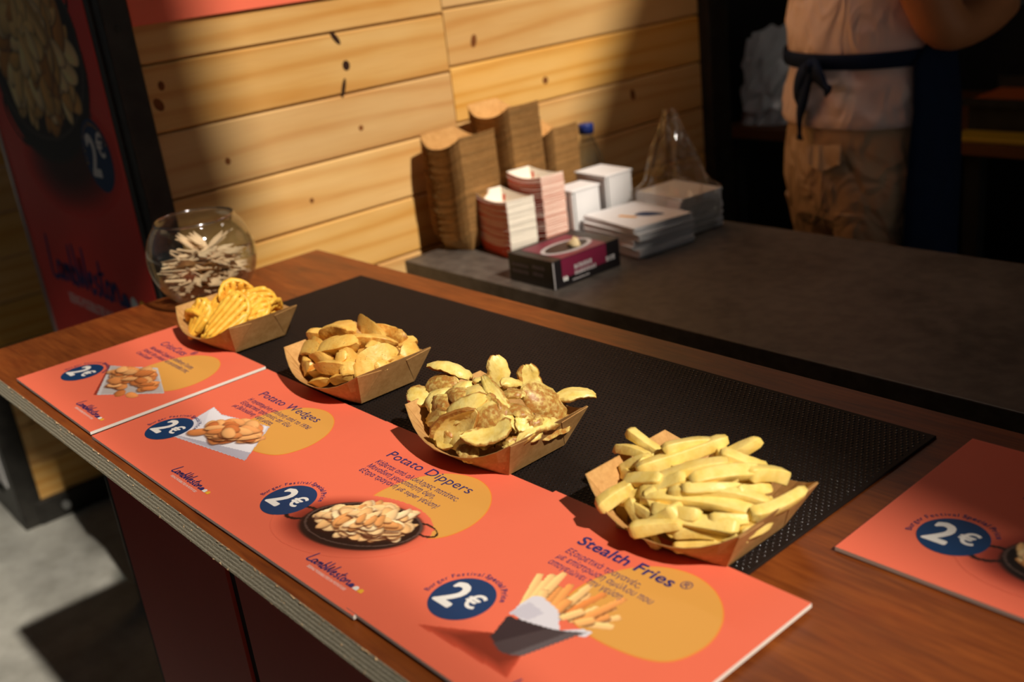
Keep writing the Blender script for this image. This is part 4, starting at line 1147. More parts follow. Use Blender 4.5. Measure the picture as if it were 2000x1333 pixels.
for i in range(34):
    a = rnd.uniform(0, 6.28); rr = math.sqrt(rnd.random()) * .95; c = Vector((rr * math.cos(a) * .050, rr * math.sin(a) * .042, .013 + .034 * (1 - rr ** 2) * (rnd.uniform(.3, 1) if i < 18 else rnd.uniform(.85, 1.1))))
    d = Vector((math.cos(a + 1), math.sin(a + 1), rnd.uniform(-.2, .2))).normalized() * .018
    mw, L = frame(c - d, c + d, Vector((0, 0, 1)), rnd.uniform(-1.3, 1.3)); mw.translation += base_w
    place('potato_wedge', wedge_mesh(L, .020, rnd), mw, 'potato wedge mostly buried inside the wedge heap', 'potato wedge', 'seasoned wedges in the tray')
base_c = V(.485, .985, 0)
WLAB = ['large crisscut fry facing the front of its tray', 'curled crisscut fry resting on top of the crisscut heap', 'crisscut fry at the back of the crisscut heap', 'crisscut fry at the left rim of its tray', 'small crisscut fry behind the left rim of its tray',
        'crisscut fry in the middle of the crisscut heap', 'crisscut fry at the front right of its tray', 'crisscut fry leaning on the right rim of its tray', 'crisscut fry on the left slope of the crisscut heap']
CAMDIR = Vector((.73, -.59, .36))
for i, r_ in enumerate(CRISS):
    P, Q = Vector(r_[0:3]) * .001, Vector(r_[3:6]) * .001; k = r_[7]; w = r_[6] * .001; P, Q = spread(P, Q, .040); P, Q = inside(P, .010), inside(Q, .010); P.z = max(P.z, .02); Q.z = max(Q.z, .02)
    up = heap_up((P + Q) / 2, .08, .056)
    if k == '0': up = (up + CAMDIR * .35).normalized()
    mw, L = frame(P, Q, up, -.9 if k == '1' else rnd.uniform(-.15, .15)); mw.translation += base_c + (Vector((-.014, 0, .008)) if i in (6, 7) else Vector((0, 0, 0))) - up * .003 + up * (.008, .006, -.002, .0, .0, .002, .0, .0, -.004)[i]
    place('crisscut_fry', waffle_mesh(max(L, .04) / 2, max(w * 1.15, .026) / 2, .28 if k == '0' else .5, rnd, (1.05, .2, .7, .9, .4, 1.0, .8, .3, 1.1)[i]), mw, WLAB[i], 'crisscut fry', 'crisscut fries in the tray')
for i, (c_, eu) in enumerate((((0, 8, 24), (.1, .1, .4)), ((16, -12, 16), (.2, -.1, .5)), ((-22, -6, 16), (.2, .1, 1.6)), ((20, 12, 28), (-.2, -.1, .2)), ((-14, -18, 16), (.3, 0, .3)), ((14, 20, 44), (.5, .1, .5)), ((-36, 6, 36), (.4, -.5, .9)), ((34, 0, 42), (.3, .3, .2)), ((6, -4, 46), (.45, .1, -.2)), ((-20, -14, 42), (.5, -.3, .4)))):
    me = waffle_mesh(.027, .02, .2, rnd, rnd.uniform(.2, 1.2)); mw = Euler(eu).to_matrix().to_4x4(); mw.translation = base_c + Vector(c_) * .001
    place('crisscut_fry', me, mw, 'crisscut fry mostly buried under the others in its tray', 'crisscut fry', 'crisscut fries in the tray')

# ================================================================== GLASS BOWL WITH WOODEN FORKS
BR_ = .0765; bc = V(-.285, 1.2, 0); bz = .0715 - .0050 * 0
bowl = thing('glass_bowl', 'round clear glass fishbowl full of small wooden forks', 'bowl', bc + Vector((0, 0, CT * U)))
prof = []
a0, a1 = math.radians(-68), math.radians(44); n = 26
for i in range(n + 1):
    a = a0 + (a1 - a0) * i / n; prof.append((BR_ * math.cos(a), bz + BR_ * math.sin(a)))
inn = []
for i in range(n + 1):
    a = a1 + (math.radians(-84) - a1) * i / n; r2 = BR_ - .0022; inn.append((max(.0005, r2 * math.cos(a)), bz + r2 * math.sin(a) + .0006))
prof = [(.0005, bz + BR_ * math.sin(a0))] + prof + [(prof[-1][0] + .0008, prof[-1][1] + .0014)] + inn
q = MB(); q.lathe(prof, 56, closed=False); o = q.build('bowl_body', M['glass'], bowl, True)
q = MB(); rr_ = prof[n + 1][0]; rz_ = prof[n + 1][1]
q.tube([(rr_ * math.cos(2 * math.pi * i / 48), rr_ * math.sin(2 * math.pi * i / 48), rz_ + .001) for i in range(48)], .0019, 8, closed=True); q.build('rolled_rim', thin_glass('glass_rim', (.8, .82, .82, 1), 1.5, .12, .22), bowl, True)
def fork_mesh(flip):
    pts = [(-.042, -.0021), (.012, -.0024), (.018, -.0070), (.025, -.0092), (.041, -.0088), (.0345, -.0044), (.030, -.0034), (.0345, -.0024), (.0425, 0), (.0345, .0024), (.030, .0034), (.0345, .0044), (.041, .0088), (.025, .0092), (.018, .0070), (.012, .0024), (-.042, .0021), (-.0438, 0)]
    q = MB(); q.prism(pts, -.0007, .0007, 'z'); return q.mesh('wooden_fork')
fm = fork_mesh(0); fm.materials.append(M['fork'])
rnd = random.Random(7); cnt_f = 0; cen = bc + Vector((0, 0, CT * U + bz)); tries = 0
while cnt_f < 110 and tries < 12000:
    tries += 1
    lev = -.058 + .062 * (cnt_f / 110)
    az = rnd.gauss(.72, .42) + (math.pi if rnd.random() < .12 else 0); el = rnd.gauss(0, .16 if cnt_f > 24 else .4) + (.3 if cnt_f > 102 else 0)
    if cnt_f in (106, 108): az += math.pi; el = .75
    d = Vector((math.cos(az) * math.cos(el), math.sin(az) * math.cos(el), math.sin(el)))
    p = Vector((rnd.gauss(0, .018), rnd.gauss(0, .018), lev + rnd.uniform(-.006, .01)))
    if (p + d * .043).length > .0715 or (p - d * .044).length > .0715: continue
    mw, L = frame(p - d * .04, p + d * .04, Vector((rnd.uniform(-.6, .6), rnd.uniform(-.6, .6), 1)), rnd.uniform(-.5, .5)); mw.translation = cen + p
    o = obj('wooden_fork', fm); o.matrix_world = mw
    lab = 'pale disposable wooden fork piled inside the glass bowl'
    if cnt_f == 106: lab = 'wooden fork with its handle sticking up highest in the bowl'
    tag(o, lab, 'wooden fork', 'wooden forks in the glass bowl'); cnt_f += 1

# ================================================================== BACK BAR
ZB = -.40; zb = H + ZB * U
bar = thing('back_bar', 'long back bar with a dark grey laminate worktop behind the counter', 'bar', (0, 0, 0))
q = MB(); q.box((-.995 * U, 3.03 * U, zb - .030), (8.5 * U, 4.92 * U, zb), 0, .002); q.build('worktop', M['laminate'], bar)
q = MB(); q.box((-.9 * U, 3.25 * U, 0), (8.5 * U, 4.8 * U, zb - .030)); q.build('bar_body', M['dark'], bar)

def nest(name, me, mats, cx, cy, n, pitch, rot, label, top_label, cat, group, jit=.0008, lean=(0, 0), seed=1, parts=None):
    rnd = random.Random(seed)
    for i in range(n):
        o = obj(name, me); s = i / max(1, n - 1)
        o.location = (cx * U + rnd.gauss(0, jit) + lean[0] * s * s, cy * U + rnd.gauss(0, jit) + lean[1] * s * s, zb + .0008 + pitch * i)
        o.rotation_euler = (0, 0, math.radians(rot) + rnd.gauss(0, .006))
        tag(o, top_label if i == n - 1 else label, cat, group)
KT = tray_mesh(.72, .95, bb=.009, br=.017, ends=.004)
nest('paper_tray', KT, None, -.87, 3.58, 62, .00282, 4, 'brown paper tray nested in the front kraft stack by the wall end', 'topmost tray of the front kraft stack by the wall end', 'paper tray', 'front stack of kraft trays', .0006, seed=2)
nest('paper_tray', tray_mesh(.80, .80, bb=.009, br=.017, ends=.004), None, -.82, 4.02, 74, .00282, 0, 'brown paper tray nested in the tallest kraft stack at the back', 'topmost tray of the tallest kraft stack', 'paper tray', 'tallest stack of kraft trays', .0006, seed=3, lean=(-.004, .0))
nest('paper_tray', tray_mesh(.66, .72, bb=.009, br=.017, ends=.004), None, -.80, 4.42, 53, .00282, 2, 'brown paper tray nested in the low kraft stack beside the water bottle', 'topmost tray of the low kraft stack beside the water bottle', 'paper tray', 'low stack of kraft trays', .0006, seed=4)
def box_tray(lx, ly, h, m_out, m_end, m_in):
    """straight-sided printed card tray, slightly scooped front"""
    n = 6; v = []; f = []; mt = []
    def loop(l, ins):
        a, b = lx / 2 * (.86 + .14 * l) * ins, ly / 2 * (.86 + .14 * l) * ins; L = []
        for i in range(n): s = -1 + 2 * i / n; L.append((a * s, -b - .003 * l * (1 - s * s), h * l * (1 - .22 * (1 - s * s))))
        for i in range(n): s = -1 + 2 * i / n; L.append((a, b * s, h * l))
        for i in range(n): s = 1 - 2 * i / n; L.append((a * s, b + .003 * l * (1 - s * s), h * l * (1 - .22 * (1 - s * s))))
        for i in range(n): s = 1 - 2 * i / n; L.append((-a, b * s, h * l))
        return L
    lv = [(0, 1), (1, 1), (1, .985), (0, .985)]
    for l, i in lv: v += [(a, b, c + (.0008 if i < 1 else 0)) for a, b, c in loop(l, i)]
    m = 4 * n
    for k in range(3):
        for j in range(m):
            f.append((k * m + j, k * m + (j + 1) % m, (k + 1) * m + (j + 1) % m, (k + 1) * m + j)); mt.append(2 if k else (1 if (j // n) % 2 else 0))
    f.append(tuple(range(m - 1, -1, -1))); mt.append(0); f.append(tuple(3 * m + j for j in range(m))); mt.append(2)
    me = pyd('card_tray', v, f)
    for q_ in (m_out, m_end, m_in): me.materials.append(q_)
    me.polygons.foreach_set('material_index', mt)
    bm = bmesh.new(); bm.from_mesh(me); bmesh.ops.recalc_face_normals(bm, faces=bm.faces[:]); bm.to_mesh(me); bm.free()
    return me
nest('card_tray', box_tray(.122, .056, .026, M['red_tray'], M['cream'], M['cream']), None, -.42, 3.58, 32, .0026, -12, 'red card tray nested in the front red stack beside the glove box', 'topmost tray of the front red stack', 'card tray', 'front stack of red card trays', .0004, seed=5)
nest('card_tray', box_tray(.102, .052, .026, M['red_tray'], M['pink_tray'], M['cream']), None, -.37, 3.86, 42, .0026, -5, 'red card tray nested in the taller red stack behind', 'topmost tray of the taller red stack', 'card tray', 'taller stack of red card trays', .0004, seed=6)
# white paper packs
def pack(cx, cy, lx, ly, h, rot, label):
    t_ = thing('napkin_pack', label, 'napkin pack', (cx * U, cy * U, zb), math.radians(rot))
    q = MB(); q.box((-lx / 2, -ly / 2, 0), (lx / 2, ly / 2, h), 0, .003); q.build('paper_block', M['white'], t_)
    q = MB(); q.box((-lx / 2 - .0015, -ly / 2 - .0015, h - .004), (lx / 2 + .0015, ly / 2 + .0015, h - .0006), 0, .001); q.build('wrapper_flap', M['white'], t_)
    q = MB(); q.box((lx / 2 - .0004, -ly / 2 + .004, h * .02), (lx / 2 + .0008, -ly / 2 + .0055, h * .97)); q.build('wrapper_seam', M['gap'], t_)
    return t_
pack(-.20, 4.10, .052, .066, .098, -4, 'white napkin pack standing behind the glove box')
pack(-.24, 4.43, .085, .066, .108, -4, 'larger white napkin pack standing behind the other pack')
# napkin stack
rnd = random.Random(3)
for i in range(22):
    z = zb + .0004 + i * .0024 ; b_ = (i // 6)
    q = MB(); lx, ly = .150 + rnd.uniform(-.002, .002), .128 + rnd.uniform(-.002, .002)
    m_ = MB(); n = 8; rings = []
    m_.box((-lx / 2, -ly / 2, 0), (lx / 2, ly / 2, .0021), 0, .0008)
    last = i == 21
    if last: t_ = thing('paper_napkin', 'topmost printed napkin of the white napkin stack', 'napkin', (0, 0, 0), 0, 'stack of white napkins'); o = m_.build('napkin_sheet', M['white'], t_); root = t_
    else: root = m_.build('paper_napkin', M['white']); tag(root, 'folded white napkin in the stack right of the glove box', 'napkin', 'stack of white napkins')
    root.location = (.30 * U + (.004, -.003, .003, -.002)[b_] + rnd.uniform(-.0012, .0012), 4.19 * U + (-.003, .003, -.002, .002)[b_] + rnd.uniform(-.0012, .0012), z)
    root.rotation_euler = (0, 0, math.radians((-7, -12, -6, -10)[b_] + rnd.uniform(-1.5, 1.5)))
    if last:
        F = Flat((0, 0, .0021), (1, 0, 0), (0, 1, 0))
        F.poly('printed_logo', [(p_.x, p_.y) for p_ in catmull([Vector(a_ + (0,)) for a_ in ((.005, -.008), (.030, .002), (.044, .028), (.020, .026), (.0, .012))], 5, True)], M['navy'], root, .0003)
        F.poly('printed_label', [(-.012, -.034), (.022, -.020), (.018, -.010), (-.016, -.024)], M['amber'], root, .0003)
# glove box
gb = thing('glove_box', 'black and plum cardboard box of disposable gloves on the back bar', 'glove box', V(.325, 3.43, ZB), math.radians(-1))
gx, gy, gh = .112, .152, .048
q = MB(); q.box((-gx / 2, -gy / 2, 0), (gx / 2, gy / 2, gh), 0, .0012); q.build('carton', M['black_box'], gb)
q = MB(); q.box((gx / 2, -gy / 2 + .018, gh * .32), (gx / 2 + .0004, gy / 2 - .032, gh * .98)); q.build('plum_band', M['magenta'], gb)
q = MB(); q.box((-gx / 2 + .012, -gy / 2 + .02, gh), (gx / 2, gy / 2 - .03, gh + .0004)); q.build('plum_top', M['magenta'], gb)
q = MB(); n = 32; q.prism([(.012 + .030 * math.cos(2 * math.pi * i / n), -.004 + .052 * math.sin(2 * math.pi * i / n)) for i in range(n)], gh + .0002, gh + .0008, 'z'); q.build('opening_rim', M['grey_ink'], gb)
q = MB(); q.prism([(.012 + .022 * math.cos(2 * math.pi * i / n), -.004 + .044 * math.sin(2 * math.pi * i / n)) for i in range(n)], gh + .0006, gh + .0012, 'z'); q.build('opening', M['black_box'], gb)
q = MB(); q.loft([[(.018 + (.016 - .012 * t) * math.cos(a) + .006 * t, .006 + (.010 - .007 * t) * math.sin(a), gh + .001 + .014 * t + .002 * math.sin(3 * a)) for a in [2 * math.pi * i / 14 for i in range(14)]] for t in (0, .35, .7, 1)]); q.build('glove_tip', M['glove'], gb, True)
q = MB(); q.box((gx / 2 - .0004, -gy / 2 - .0003, .001), (gx / 2 + .0005, -gy / 2 + .0016, gh - .002)); q.build('white_edge_line', M['grey_ink'], gb)
def marks(root, o, ex, ey, rows, m_, lift=.0006, seed=1):
    """rows of small unreadable print"""
    r2 = random.Random(seed); F = Flat(o, ex, ey); pts = []; fs = []
    for (xa, xb, y, h) in rows:
        x = xa
        while x < xb:
            w = r2.uniform(.35, .8) * h; b = len(pts); t_ = r2.uniform(.0, .35) * h
            pts += [(x, y), (x + w, y), (x + w, y + h - t_), (x, y + h)]; fs.append((b, b + 1, b + 2, b + 3)); x += w + h * .22
    F.part('small_print', pts, fs, m_, root, lift)['kind'] = 'stuff'
marks(gb, (gx / 2, -gy / 2, 0), (0, 1, 0), (0, 0, 1), [(.046, .086, .024, .008), (.046, .094, .014, .007), (.040, .078, .006, .003), (.118, .140, .016, .009)], M['grey_ink'], seed=2)
marks(gb, (gx / 2, -gy / 2, 0), (0, 1, 0), (0, 0, 1), [(.020, .026, .010, .008)], M['white_ink'], seed=3)
marks(gb, (-gx / 2, -gy / 2, 0), (1, 0, 0), (0, 0, 1), [(.010, .048, .028, .006), (.010, .048, .017, .006), (.062, .088, .030, .007), (.062, .084, .018, .007)], plain('dim_print', srgb(96, 84, 88), .5), seed=4)
# water bottle
bt = thing('water_bottle', 'small clear plastic water bottle with a blue cap', 'bottle', V(-.70, 4.74, ZB))
q = MB(); pr = [(.0005, 0), (.028, 0), (.031, .004), (.031, .05), (.029, .056), (.031, .062), (.031, .095), (.029, .108), (.021, .130), (.0135, .146), (.0125, .150), (.0125, .166), (.0115, .166), (.0115, .150), (.0125, .145), (.020, .129), (.028, .107), (.030, .095), (.030, .005), (.0005, .0012)]
q.lathe(pr, 28); q.build('bottle_body', M['bottle'], bt, True)
q = MB(); q.lathe([(.0155, .155), (.0155, .172), (.0145, .174), (.0005, .174)], 24); q.build('bottle_cap', M['cap'], bt, True)
# clear bag with napkins inside
rnd = random.Random(9)
for i in range(12):
    q = MB(); q.box((-.062, -.05, 0), (.062, .05, .0052), 0, .001); o = q.build('paper_napkin', M['white']); o.location = (.30 * U + rnd.uniform(-.002, .002), 4.655 * U + rnd.uniform(-.002, .002), zb + .001 + i * .0058)
    o.rotation_euler = (0, 0, math.radians(-8) + rnd.gauss(0, .02)); tag(o, 'folded white napkin inside the clear plastic bag', 'napkin', 'napkins in the clear bag')
bag = thing('plastic_bag', 'crumpled clear plastic bag pulled up to a peak over napkins', 'plastic bag', V(.28, 4.64, ZB))
rings = []; n = 40
for k in range(22):
    t = k / 21; z = .001 + .215 * t
    w = .072 if t < .34 else .072 - .060 * ((t - .34) / .66) ** .9
    d_ = .056 if t < .34 else .056 - .048 * ((t - .34) / .66) ** .8
    rg = []
    for j in range(n):
        a = 2 * math.pi * j / n; e = 4 if t < .34 else 2.4
        cr = 1 + (.05 + .12 * t) * math.sin(3 * a + 6 * t) * math.sin(7 * a - 9 * t + 1) + rnd.uniform(-.035, .035)
        sx = abs(math.cos(a)) ** (2 / e) * (1 if math.cos(a) > 0 else -1); sy = abs(math.sin(a)) ** (2 / e) * (1 if math.sin(a) > 0 else -1)
        rg.append((w * sx * cr - .012 * max(0, t - .4), d_ * sy * cr + .004 * t, z + rnd.uniform(-.002, .002)))
    rings.append(rg)
q = MB(); q.loft(rings, cap=False); q.build('bag_film', M['film'], bag, False)

# ================================================================== KITCHEN IN THE SHADE
kb = thing('kitchen_bench', 'dark workbench along the back of the kitchen', 'workbench', (0, 0, 0))
bzk = H - .66 * U
q = MB(); q.box((-.66, 2.22, bzk - .03), (.85, 2.9, bzk), 0, .002); q.build('bench_top', M['brown_wall'], kb)
q = MB(); q.box((-.66, 2.26, bzk - .5), (.85, 2.9, bzk - .47)); q.build('lower_shelf', M['dark'], kb)
for x in (-.64, .1, .82):
    q = MB(); q.box((x - .02, 2.24, 0), (x + .02, 2.28, bzk - .03)); q.build('leg', M['dark'], kb)
def sack(x, y, z, w, d, h, rot, label, seed):
    t_ = thing('foil_bag', label, 'bag', (x, y, z), rot, None); r2 = random.Random(seed); rings = []
    for k in range(12):
        t = k / 11; rg = []
        ww = w * (1 + .12 * math.sin(t * 3.1)) * (1 - .15 * t); dd = d * (1 - .92 * t ** 2.5)
        for j in range(24):
            a = 2 * math.pi * j / 24
            rg.append((ww / 2 * math.cos(a) * (1 + r2.uniform(-.14, .14)), dd / 2 * math.sin(a) * (1 + r2.uniform(-.3, .3)), h * t * (1 + .12 * math.cos(a + 1)) + r2.uniform(-.012, .012) * (0 < k)))
        rings.append(rg)
    q = MB(); q.loft(rings); q.build('bag_body', M['silver'], t_)
    return t_
sack(-.55, 2.33, bzk, .17, .10, .25, .5, 'crumpled silver bag on the bench nearest the steel post', 2)
sack(-.40, 2.45, bzk, .16, .10, .24, .2, 'second crumpled silver bag behind the person', 5)
fr = thing('fryer_tray', 'perforated copper coloured tray on the bench behind the person', 'tray', (.19, 2.42, H - .32 * U), 0)
q = MB(); W_, D_ = .30, .18
q.box((-W_ / 2, -D_ / 2, -.10), (W_ / 2, D_ / 2, -.012)); q.build('housing', M['steel'], fr)
bm = bmesh.new(); nx, ny = 30, 16
q = MB(); 
for i in range(nx):
    q.box((-W_ / 2 + W_ * i / nx, -D_ / 2, -.004), (-W_ / 2 + W_ * i / nx + .0045, D_ / 2, 0))
for j_ in range(ny):
    q.box((-W_ / 2, -D_ / 2 + D_ * j_ / ny, -.006), (W_ / 2, -D_ / 2 + D_ * j_ / ny + .005, -.001))
g_ = q.build('perforated_sheet', M['orange_metal'], fr); bm.free()
q = MB(); q.box((-W_ / 2 - .012, -D_ / 2 - .012, -.014), (W_ / 2 + .012, -D_ / 2, .004)); q.build('rim', M['steel'], fr)
q = MB(); q.box((-W_ / 2 - .012, D_ / 2, -.014), (W_ / 2 + .012, D_ / 2 + .012, .03)); q.build('rim', M['steel'], fr)
q = MB(); q.tube([(.06, -D_ / 2 - .012, -.03), (.06, -D_ / 2 - .03, -.03)], .010, 12); q.build('knob', M['bolt'], fr)
yb = thing('cutting_board', 'yellow cutting board on the bench below the perforated tray', 'cutting board', (.19, 2.27, bzk + .001), 0)
q = MB(); q.box((-.15, -.045, 0), (.16, .045, .012), 0, .004); q.build('board', M['yellow_paint'], yb)
yl = MB(); yl.box((-.01, -.01, 0), (.01, .01, bzk - .03)); o = yl.build('bench_brace', M['yellow_paint'], kb); o.location = (.03, 2.225, 0)

fill_lamp = thing('added_strip_light', 'added slim strip light above the bar, put in to brighten the person', 'lamp', (.05, 1.42, 2.20))  # added fill lamp with no visible source, lifts the person's back
q = MB(); q.box((-.4, -.03, 0), (.4, .03, .05), 0, .004); q.build('housing', M['steel'], fill_lamp)
em = Mat('added_lamp_diffuser', (1, .9, .8, 1)); em.b.inputs['Emission Color'].default_value = (1, .86, .74, 1); em.b.inputs['Emission Strength'].default_value = 15.0
q = MB(); q.box((-.38, -.022, -.012), (.38, .022, 0), 0, .003); q.build('diffuser', em.m, fill_lamp)
for x in (-.3, .3):
    q = MB(); q.tube([(x, 0, .05), (x, .18, .25), (x, .36, .29)], .008, 8); q.build('bracket', M['steel'], fill_lamp)

# ================================================================== THE COOK
pc = Vector((.6 * U, 6.62 * U, 0)); fd = Vector((.45, .89, 0)).normalized(); rt = Vector((fd.y, -fd.x, 0))
per = thing('person', 'person in a pale pink shirt, khaki trousers and navy apron seen from behind', 'person', pc, math.atan2(fd.y, fd.x) - math.pi / 2)
def skinned(name, nodes, edges, mat_, parent, root=0, sub=2, disp=0.0):
    me = bpy.data.meshes.new(name); me.from_pydata([n_[0] for n_ in nodes], edges, []); me.update()
    o = obj(name, me, mat_, parent)
    sk = o.modifiers.new('skin', 'SKIN'); sk.use_smooth_shade = True
    for i, n_ in enumerate(nodes):
        d_ = me.skin_vertices[0].data[i]; r = n_[1]; d_.radius = r if isinstance(r, tuple) else (r, r); d_.use_root = (i == root)
    ss = o.modifiers.new('subdivision', 'SUBSURF'); ss.levels = sub; ss.render_levels = sub
    return o
N = [((0, 0.01, .95), (.11, .085)), ((0, .01, 1.12), (.12, .095)), ((0, .0, 1.28), (.14, .10)), ((0, .0, 1.42), (.13, .085)), ((0, .01, 1.50), (.055, .055)), ((0, .03, 1.58), (.065, .075)), ((0, .035, 1.67), (.075, .09)), ((0, .03, 1.74), (.05, .06)),
     ((.17, 0, 1.42), .065), ((.215, -.02, 1.24), .05), ((.215, .035, 1.135), .050), ((.16, .17, 1.155), .042), ((.11, .25, 1.165), .030),
     ((-.17, 0, 1.42), .065), ((-.215, -.02, 1.24), .05), ((-.20, .04, 1.14), .050), ((-.12, .18, 1.155), .042), ((-.03, .27, 1.165), .030),
     ((.092, .015, .82), (.062, .065)), ((.10, .02, .50), .055), ((.105, -.01, .28), .058), ((.105, 0, .08), .042), ((.11, .12, .035), .036),
     ((-.092, .015, .82), (.062, .065)), ((-.10, .02, .50), .055), ((-.105, -.01, .28), .058), ((-.105, 0, .08), .042), ((-.11, .12, .035), .036)]
E_ = [(0, 1), (1, 2), (2, 3), (3, 4), (4, 5), (5, 6), (6, 7), (3, 8), (8, 9), (9, 10), (10, 11), (11, 12), (3, 13), (13, 14), (14, 15), (15, 16), (16, 17), (0, 18), (18, 19), (19, 20), (20, 21), (21, 22), (0, 23), (23, 24), (24, 25), (25, 26), (26, 27)]
skinned('body', N, E_, M['skin_tone'], per)
def hand(base, fwd, side, nm):
    fwd = Vector(fwd).normalized(); side = Vector(side).normalized(); up = side.cross(fwd); b = Vector(base)
    nodes = [(tuple(b - fwd * .03), .026), (tuple(b + fwd * .03), (.034, .018)), (tuple(b + fwd * .06), (.036, .016))]; ed = [(0, 1), (1, 2)]
    for k, (s, ln) in enumerate(((-.027, .062), (-.009, .072), (.010, .068), (.027, .054))):
        i = len(nodes); r0 = b + fwd * .07 + side * s
        nodes += [(tuple(r0), .010), (tuple(r0 + fwd * ln * .5 - up * .010), .009), (tuple(r0 + fwd * ln * .75 - up * .032), .008)]; ed += [(2, i), (i, i + 1), (i + 1, i + 2)]
    i = len(nodes); r0 = b + fwd * .02 - side * .034
    nodes += [(tuple(r0), .012), (tuple(r0 + fwd * .03 - side * .018 - up * .014), .011), (tuple(r0 + fwd * .055 - side * .016 - up * .026), .009)]; ed += [(1, i), (i, i + 1), (i + 1, i + 2)]
    return skinned(nm, nodes, ed, M['black_glove'], per, 1, 1)
hand((.125, .235, 1.162), (-.25, .9, .1), (-.9, -.25, 0), 'glove'); hand((-.05, .255, 1.162), (.35, .9, .1), (.9, -.35, 0), 'glove')
def ell_ring(cx, cy, z, a, b, n=40, fold=0.0, ph=0.0):
    return [(cx + a * (1 + fold * math.sin(9 * t + ph) + fold * .6 * math.sin(14 * t - 2 * ph)) * math.cos(t), cy + b * (1 + fold * math.sin(9 * t + ph)) * math.sin(t), z) for t in [2 * math.pi * i / n for i in range(n)]]
q = MB(); prof = [(.968, .186, .158, .010), (.975, .190, .161, .012), (.985, .189, .160, .014), (1.0, .187, .159, .03), (1.03, .184, .156, .034), (1.06, .178, .150, .02), (1.085, .176, .147, .006), (1.11, .180, .150, .026), (1.16, .186, .150, .036), (1.22, .190, .146, .034), (1.30, .194, .140, .016), (1.38, .190, .125, .01), (1.44, .165, .105, .006), (1.475, .11, .085, 0), (1.50, .075, .07, 0)]
q.loft([ell_ring(0, .01 + .01 * math.sin((z - .9) * 4), z, a, b, 48, f_, z * 40) for z, a, b, f_ in prof], cap=False); smooth_angle(q.build('shirt', M['shirt'], per), 60)
for sg in (-1, 1):
    q = MB(); q.tube([(sg * .13, 0, 1.44), (sg * .19, 0, 1.41), (sg * .215, -.005, 1.32), (sg * .225, -.015, 1.22)], [.085, .085, .078, .082], 16); q.build('sleeve', M['shirt'], per, True)
q = MB(); q.loft([ell_ring(0, .01, z, a_, b_, 40, f_, z * 30) for z, a_, b_, f_ in ((1.02, .160, .132, 0), (.985, .172, .144, .002), (.96, .176, .148, .003), (.90, .184, .156, .008), (.85, .188, .158, .012), (.79, .184, .148, .012), (.755, .176, .132, .01))])
for sg in (-1, 1):
    q.loft([ell_ring(sg * cx_, cy_, z, a_, b_, 28, f_, z * 30 + sg) for cx_, cy_, z, a_, b_, f_ in ((.088, .006, .80, .080, .128, .01), (.090, .012, .73, .086, .116, .02), (.095, .022, .64, .086, .100, .03), (.10, .022, .54, .083, .092, .03), (.104, 0, .42, .08, .090, .03), (.106, -.005, .30, .076, .086, .03), (.107, 0, .16, .074, .084, .04), (.107, 0, .05, .076, .088, .05))])
tr_ = smooth_angle(q.build('trousers', M['trousers'], per), 70)
q = MB(); q.add([(.045, -.153, .935), (.125, -.120, .942), (.130, -.126, .905), (.092, -.145, .888), (.045, -.160, .905)], [(0, 1, 2, 3, 4)]); 
pk = q.build('pocket_flap', M['trousers'], tr_); sol = pk.modifiers.new('thickness', 'SOLIDIFY'); sol.thickness = .004
# apron: sheet wrapped round the front, waist band and tied bow behind
def wrap(z, a, b, t0, t1, n=28, f_=0.0): return [(a * (1 + f_ * math.sin(7 * t + z * 9)) * math.cos(t), .01 + b * (1 + f_ * math.sin(7 * t + z * 9)) * math.sin(t), z) for t in [t0 + (t1 - t0) * i / (n - 1) for i in range(n)]]
rows = [(.45, .205, .175, -.25, 3.39), (.65, .205, .172, -.25, 3.39), (.85, .203, .170, -.22, 3.36), (1.0, .200, .166, -.15, 3.29), (1.085, .190, .158, -.12, 3.26), (1.16, .196, .160, .25, 2.89), (1.28, .200, .154, .75, 2.39), (1.42, .17, .135, 1.0, 2.14)]
v = []; f = []
for k, (z, a, b, t0, t1) in enumerate(rows): v += wrap(z, a, b, t0, t1, 28, .012)
for k in range(len(rows) - 1):
    for j in range(27): f.append((k * 28 + j, k * 28 + j + 1, (k + 1) * 28 + j + 1, (k + 1) * 28 + j))
ap_ = o = obj('apron', pyd('apron', v, f), M['apron'], per, True); sol = o.modifiers.new('thickness', 'SOLIDIFY'); sol.thickness = .004
q = MB(); rr = [ell_ring(0, .01, z, a, b, 48) for z, a, b in ((1.080, .181, .153), (1.086, .184, .156), (1.104, .185, .156), (1.110, .182, .153))]; q.loft(rr, cap=False); q.build('apron_band', M['apron'], ap_, True)
kx, ky, kz = .062, -.142, 1.09
q = MB(); q.tube([(kx - .012, ky, kz), (kx, ky - .008, kz), (kx + .012, ky, kz)], [.010, .014, .010], 10); q.build('apron_knot', M['apron'], ap_, True)
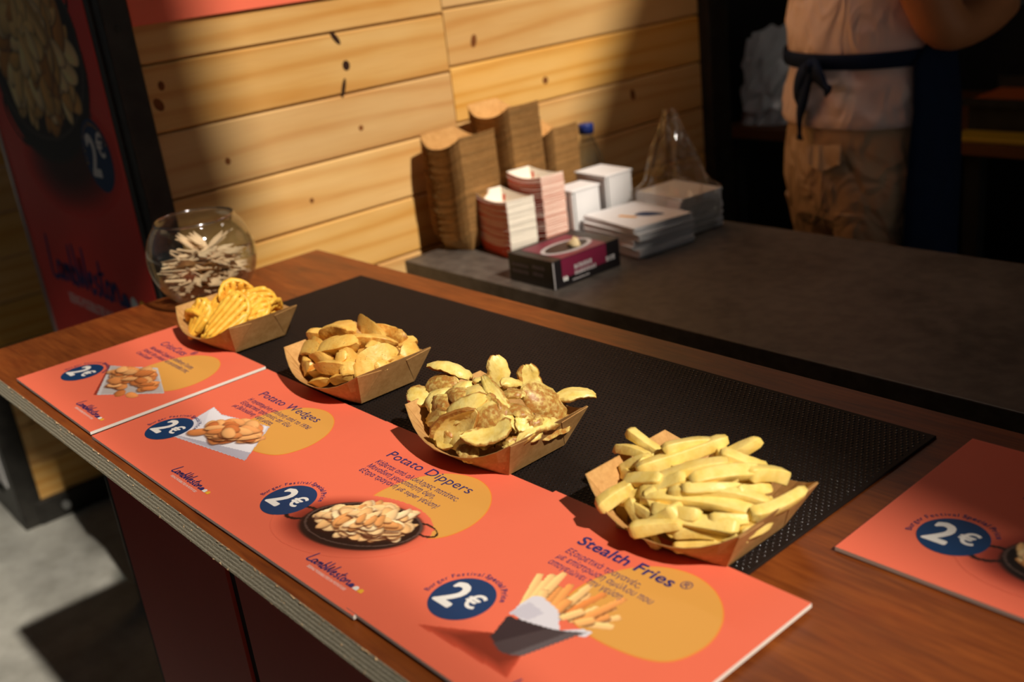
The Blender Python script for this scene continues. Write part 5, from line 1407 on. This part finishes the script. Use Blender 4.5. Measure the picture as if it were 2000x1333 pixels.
def ribbon(pts, wd, nm):
    q = MB(); cp = catmull(pts, 6); r_ = []
    for i, p in enumerate(cp):
        t = i / (len(cp) - 1); w = wd * (.45 + .55 * math.sin(math.pi * min(1, .15 + t)) if t < .9 else .75); tg = (cp[min(i + 1, len(cp) - 1)] - cp[max(0, i - 1)]).normalized(); sd = tg.cross(Vector((0, -1, 0))).normalized()
        r_.append([p + sd * w, p + Vector((0, -.003, 0)), p - sd * w, p + Vector((0, .003, 0))])
    q.loft(r_); return q.build(nm, M['apron'], ap_, True)
ribbon([(kx, ky - .006, kz), (kx - .03, ky - .012, kz - .025), (kx - .045, ky - .01, kz - .062), (kx - .02, ky - .008, kz - .06), (kx, ky - .006, kz - .008)], .020, 'bow_loop')
ribbon([(kx, ky - .006, kz), (kx + .03, ky - .010, kz - .012), (kx + .062, ky - .004, kz - .045)], .022, 'bow_tail')
ribbon([(kx, ky - .006, kz), (kx - .016, ky - .014, kz - .06), (kx - .026, ky - .018, kz - .10), (kx - .026, ky - .018, kz - .145)], .018, 'bow_tail')
q = MB(); q.loft([ell_ring(0, .02, z, a, b, 24) for z, a, b in ((1.58, .072, .07), (1.63, .085, .092), (1.70, .087, .10), (1.755, .07, .08), (1.78, .03, .035))]); o = q.build('hair', M['hair'], per, True); o.location.y = -.012; o.location.z = .012
for sg in (-1, 1):
    q = MB(); q.loft([[(sg * .108 + .048 * s * math.cos(a), .045 + (.125) * s * math.sin(a), z) for a in [2 * math.pi * i / 20 for i in range(20)]] for z, s in ((0, 1), (.03, 1), (.06, .85), (.085, .55))]); q.build('shoe', M['shoe'], per, True)
foil = thing('foil_wrap', 'crumpled foil wrap held in black gloves by the person', 'foil', tuple(pc + rt * .04 + fd * .33 + Vector((0, 0, 1.20))))
bm = bmesh.new(); bmesh.ops.create_icosphere(bm, subdivisions=3, radius=.055); r2 = random.Random(4)
for vv_ in bm.verts: vv_.co = Vector((vv_.co.x * 1.25, vv_.co.y * .9, vv_.co.z * .8)) * r2.uniform(.8, 1.15)
me = bpy.data.meshes.new('foil_sheet'); bm.to_mesh(me); bm.free(); obj('foil_sheet', me, M['foil'], foil)

bpy.data.objects.remove(_fo)
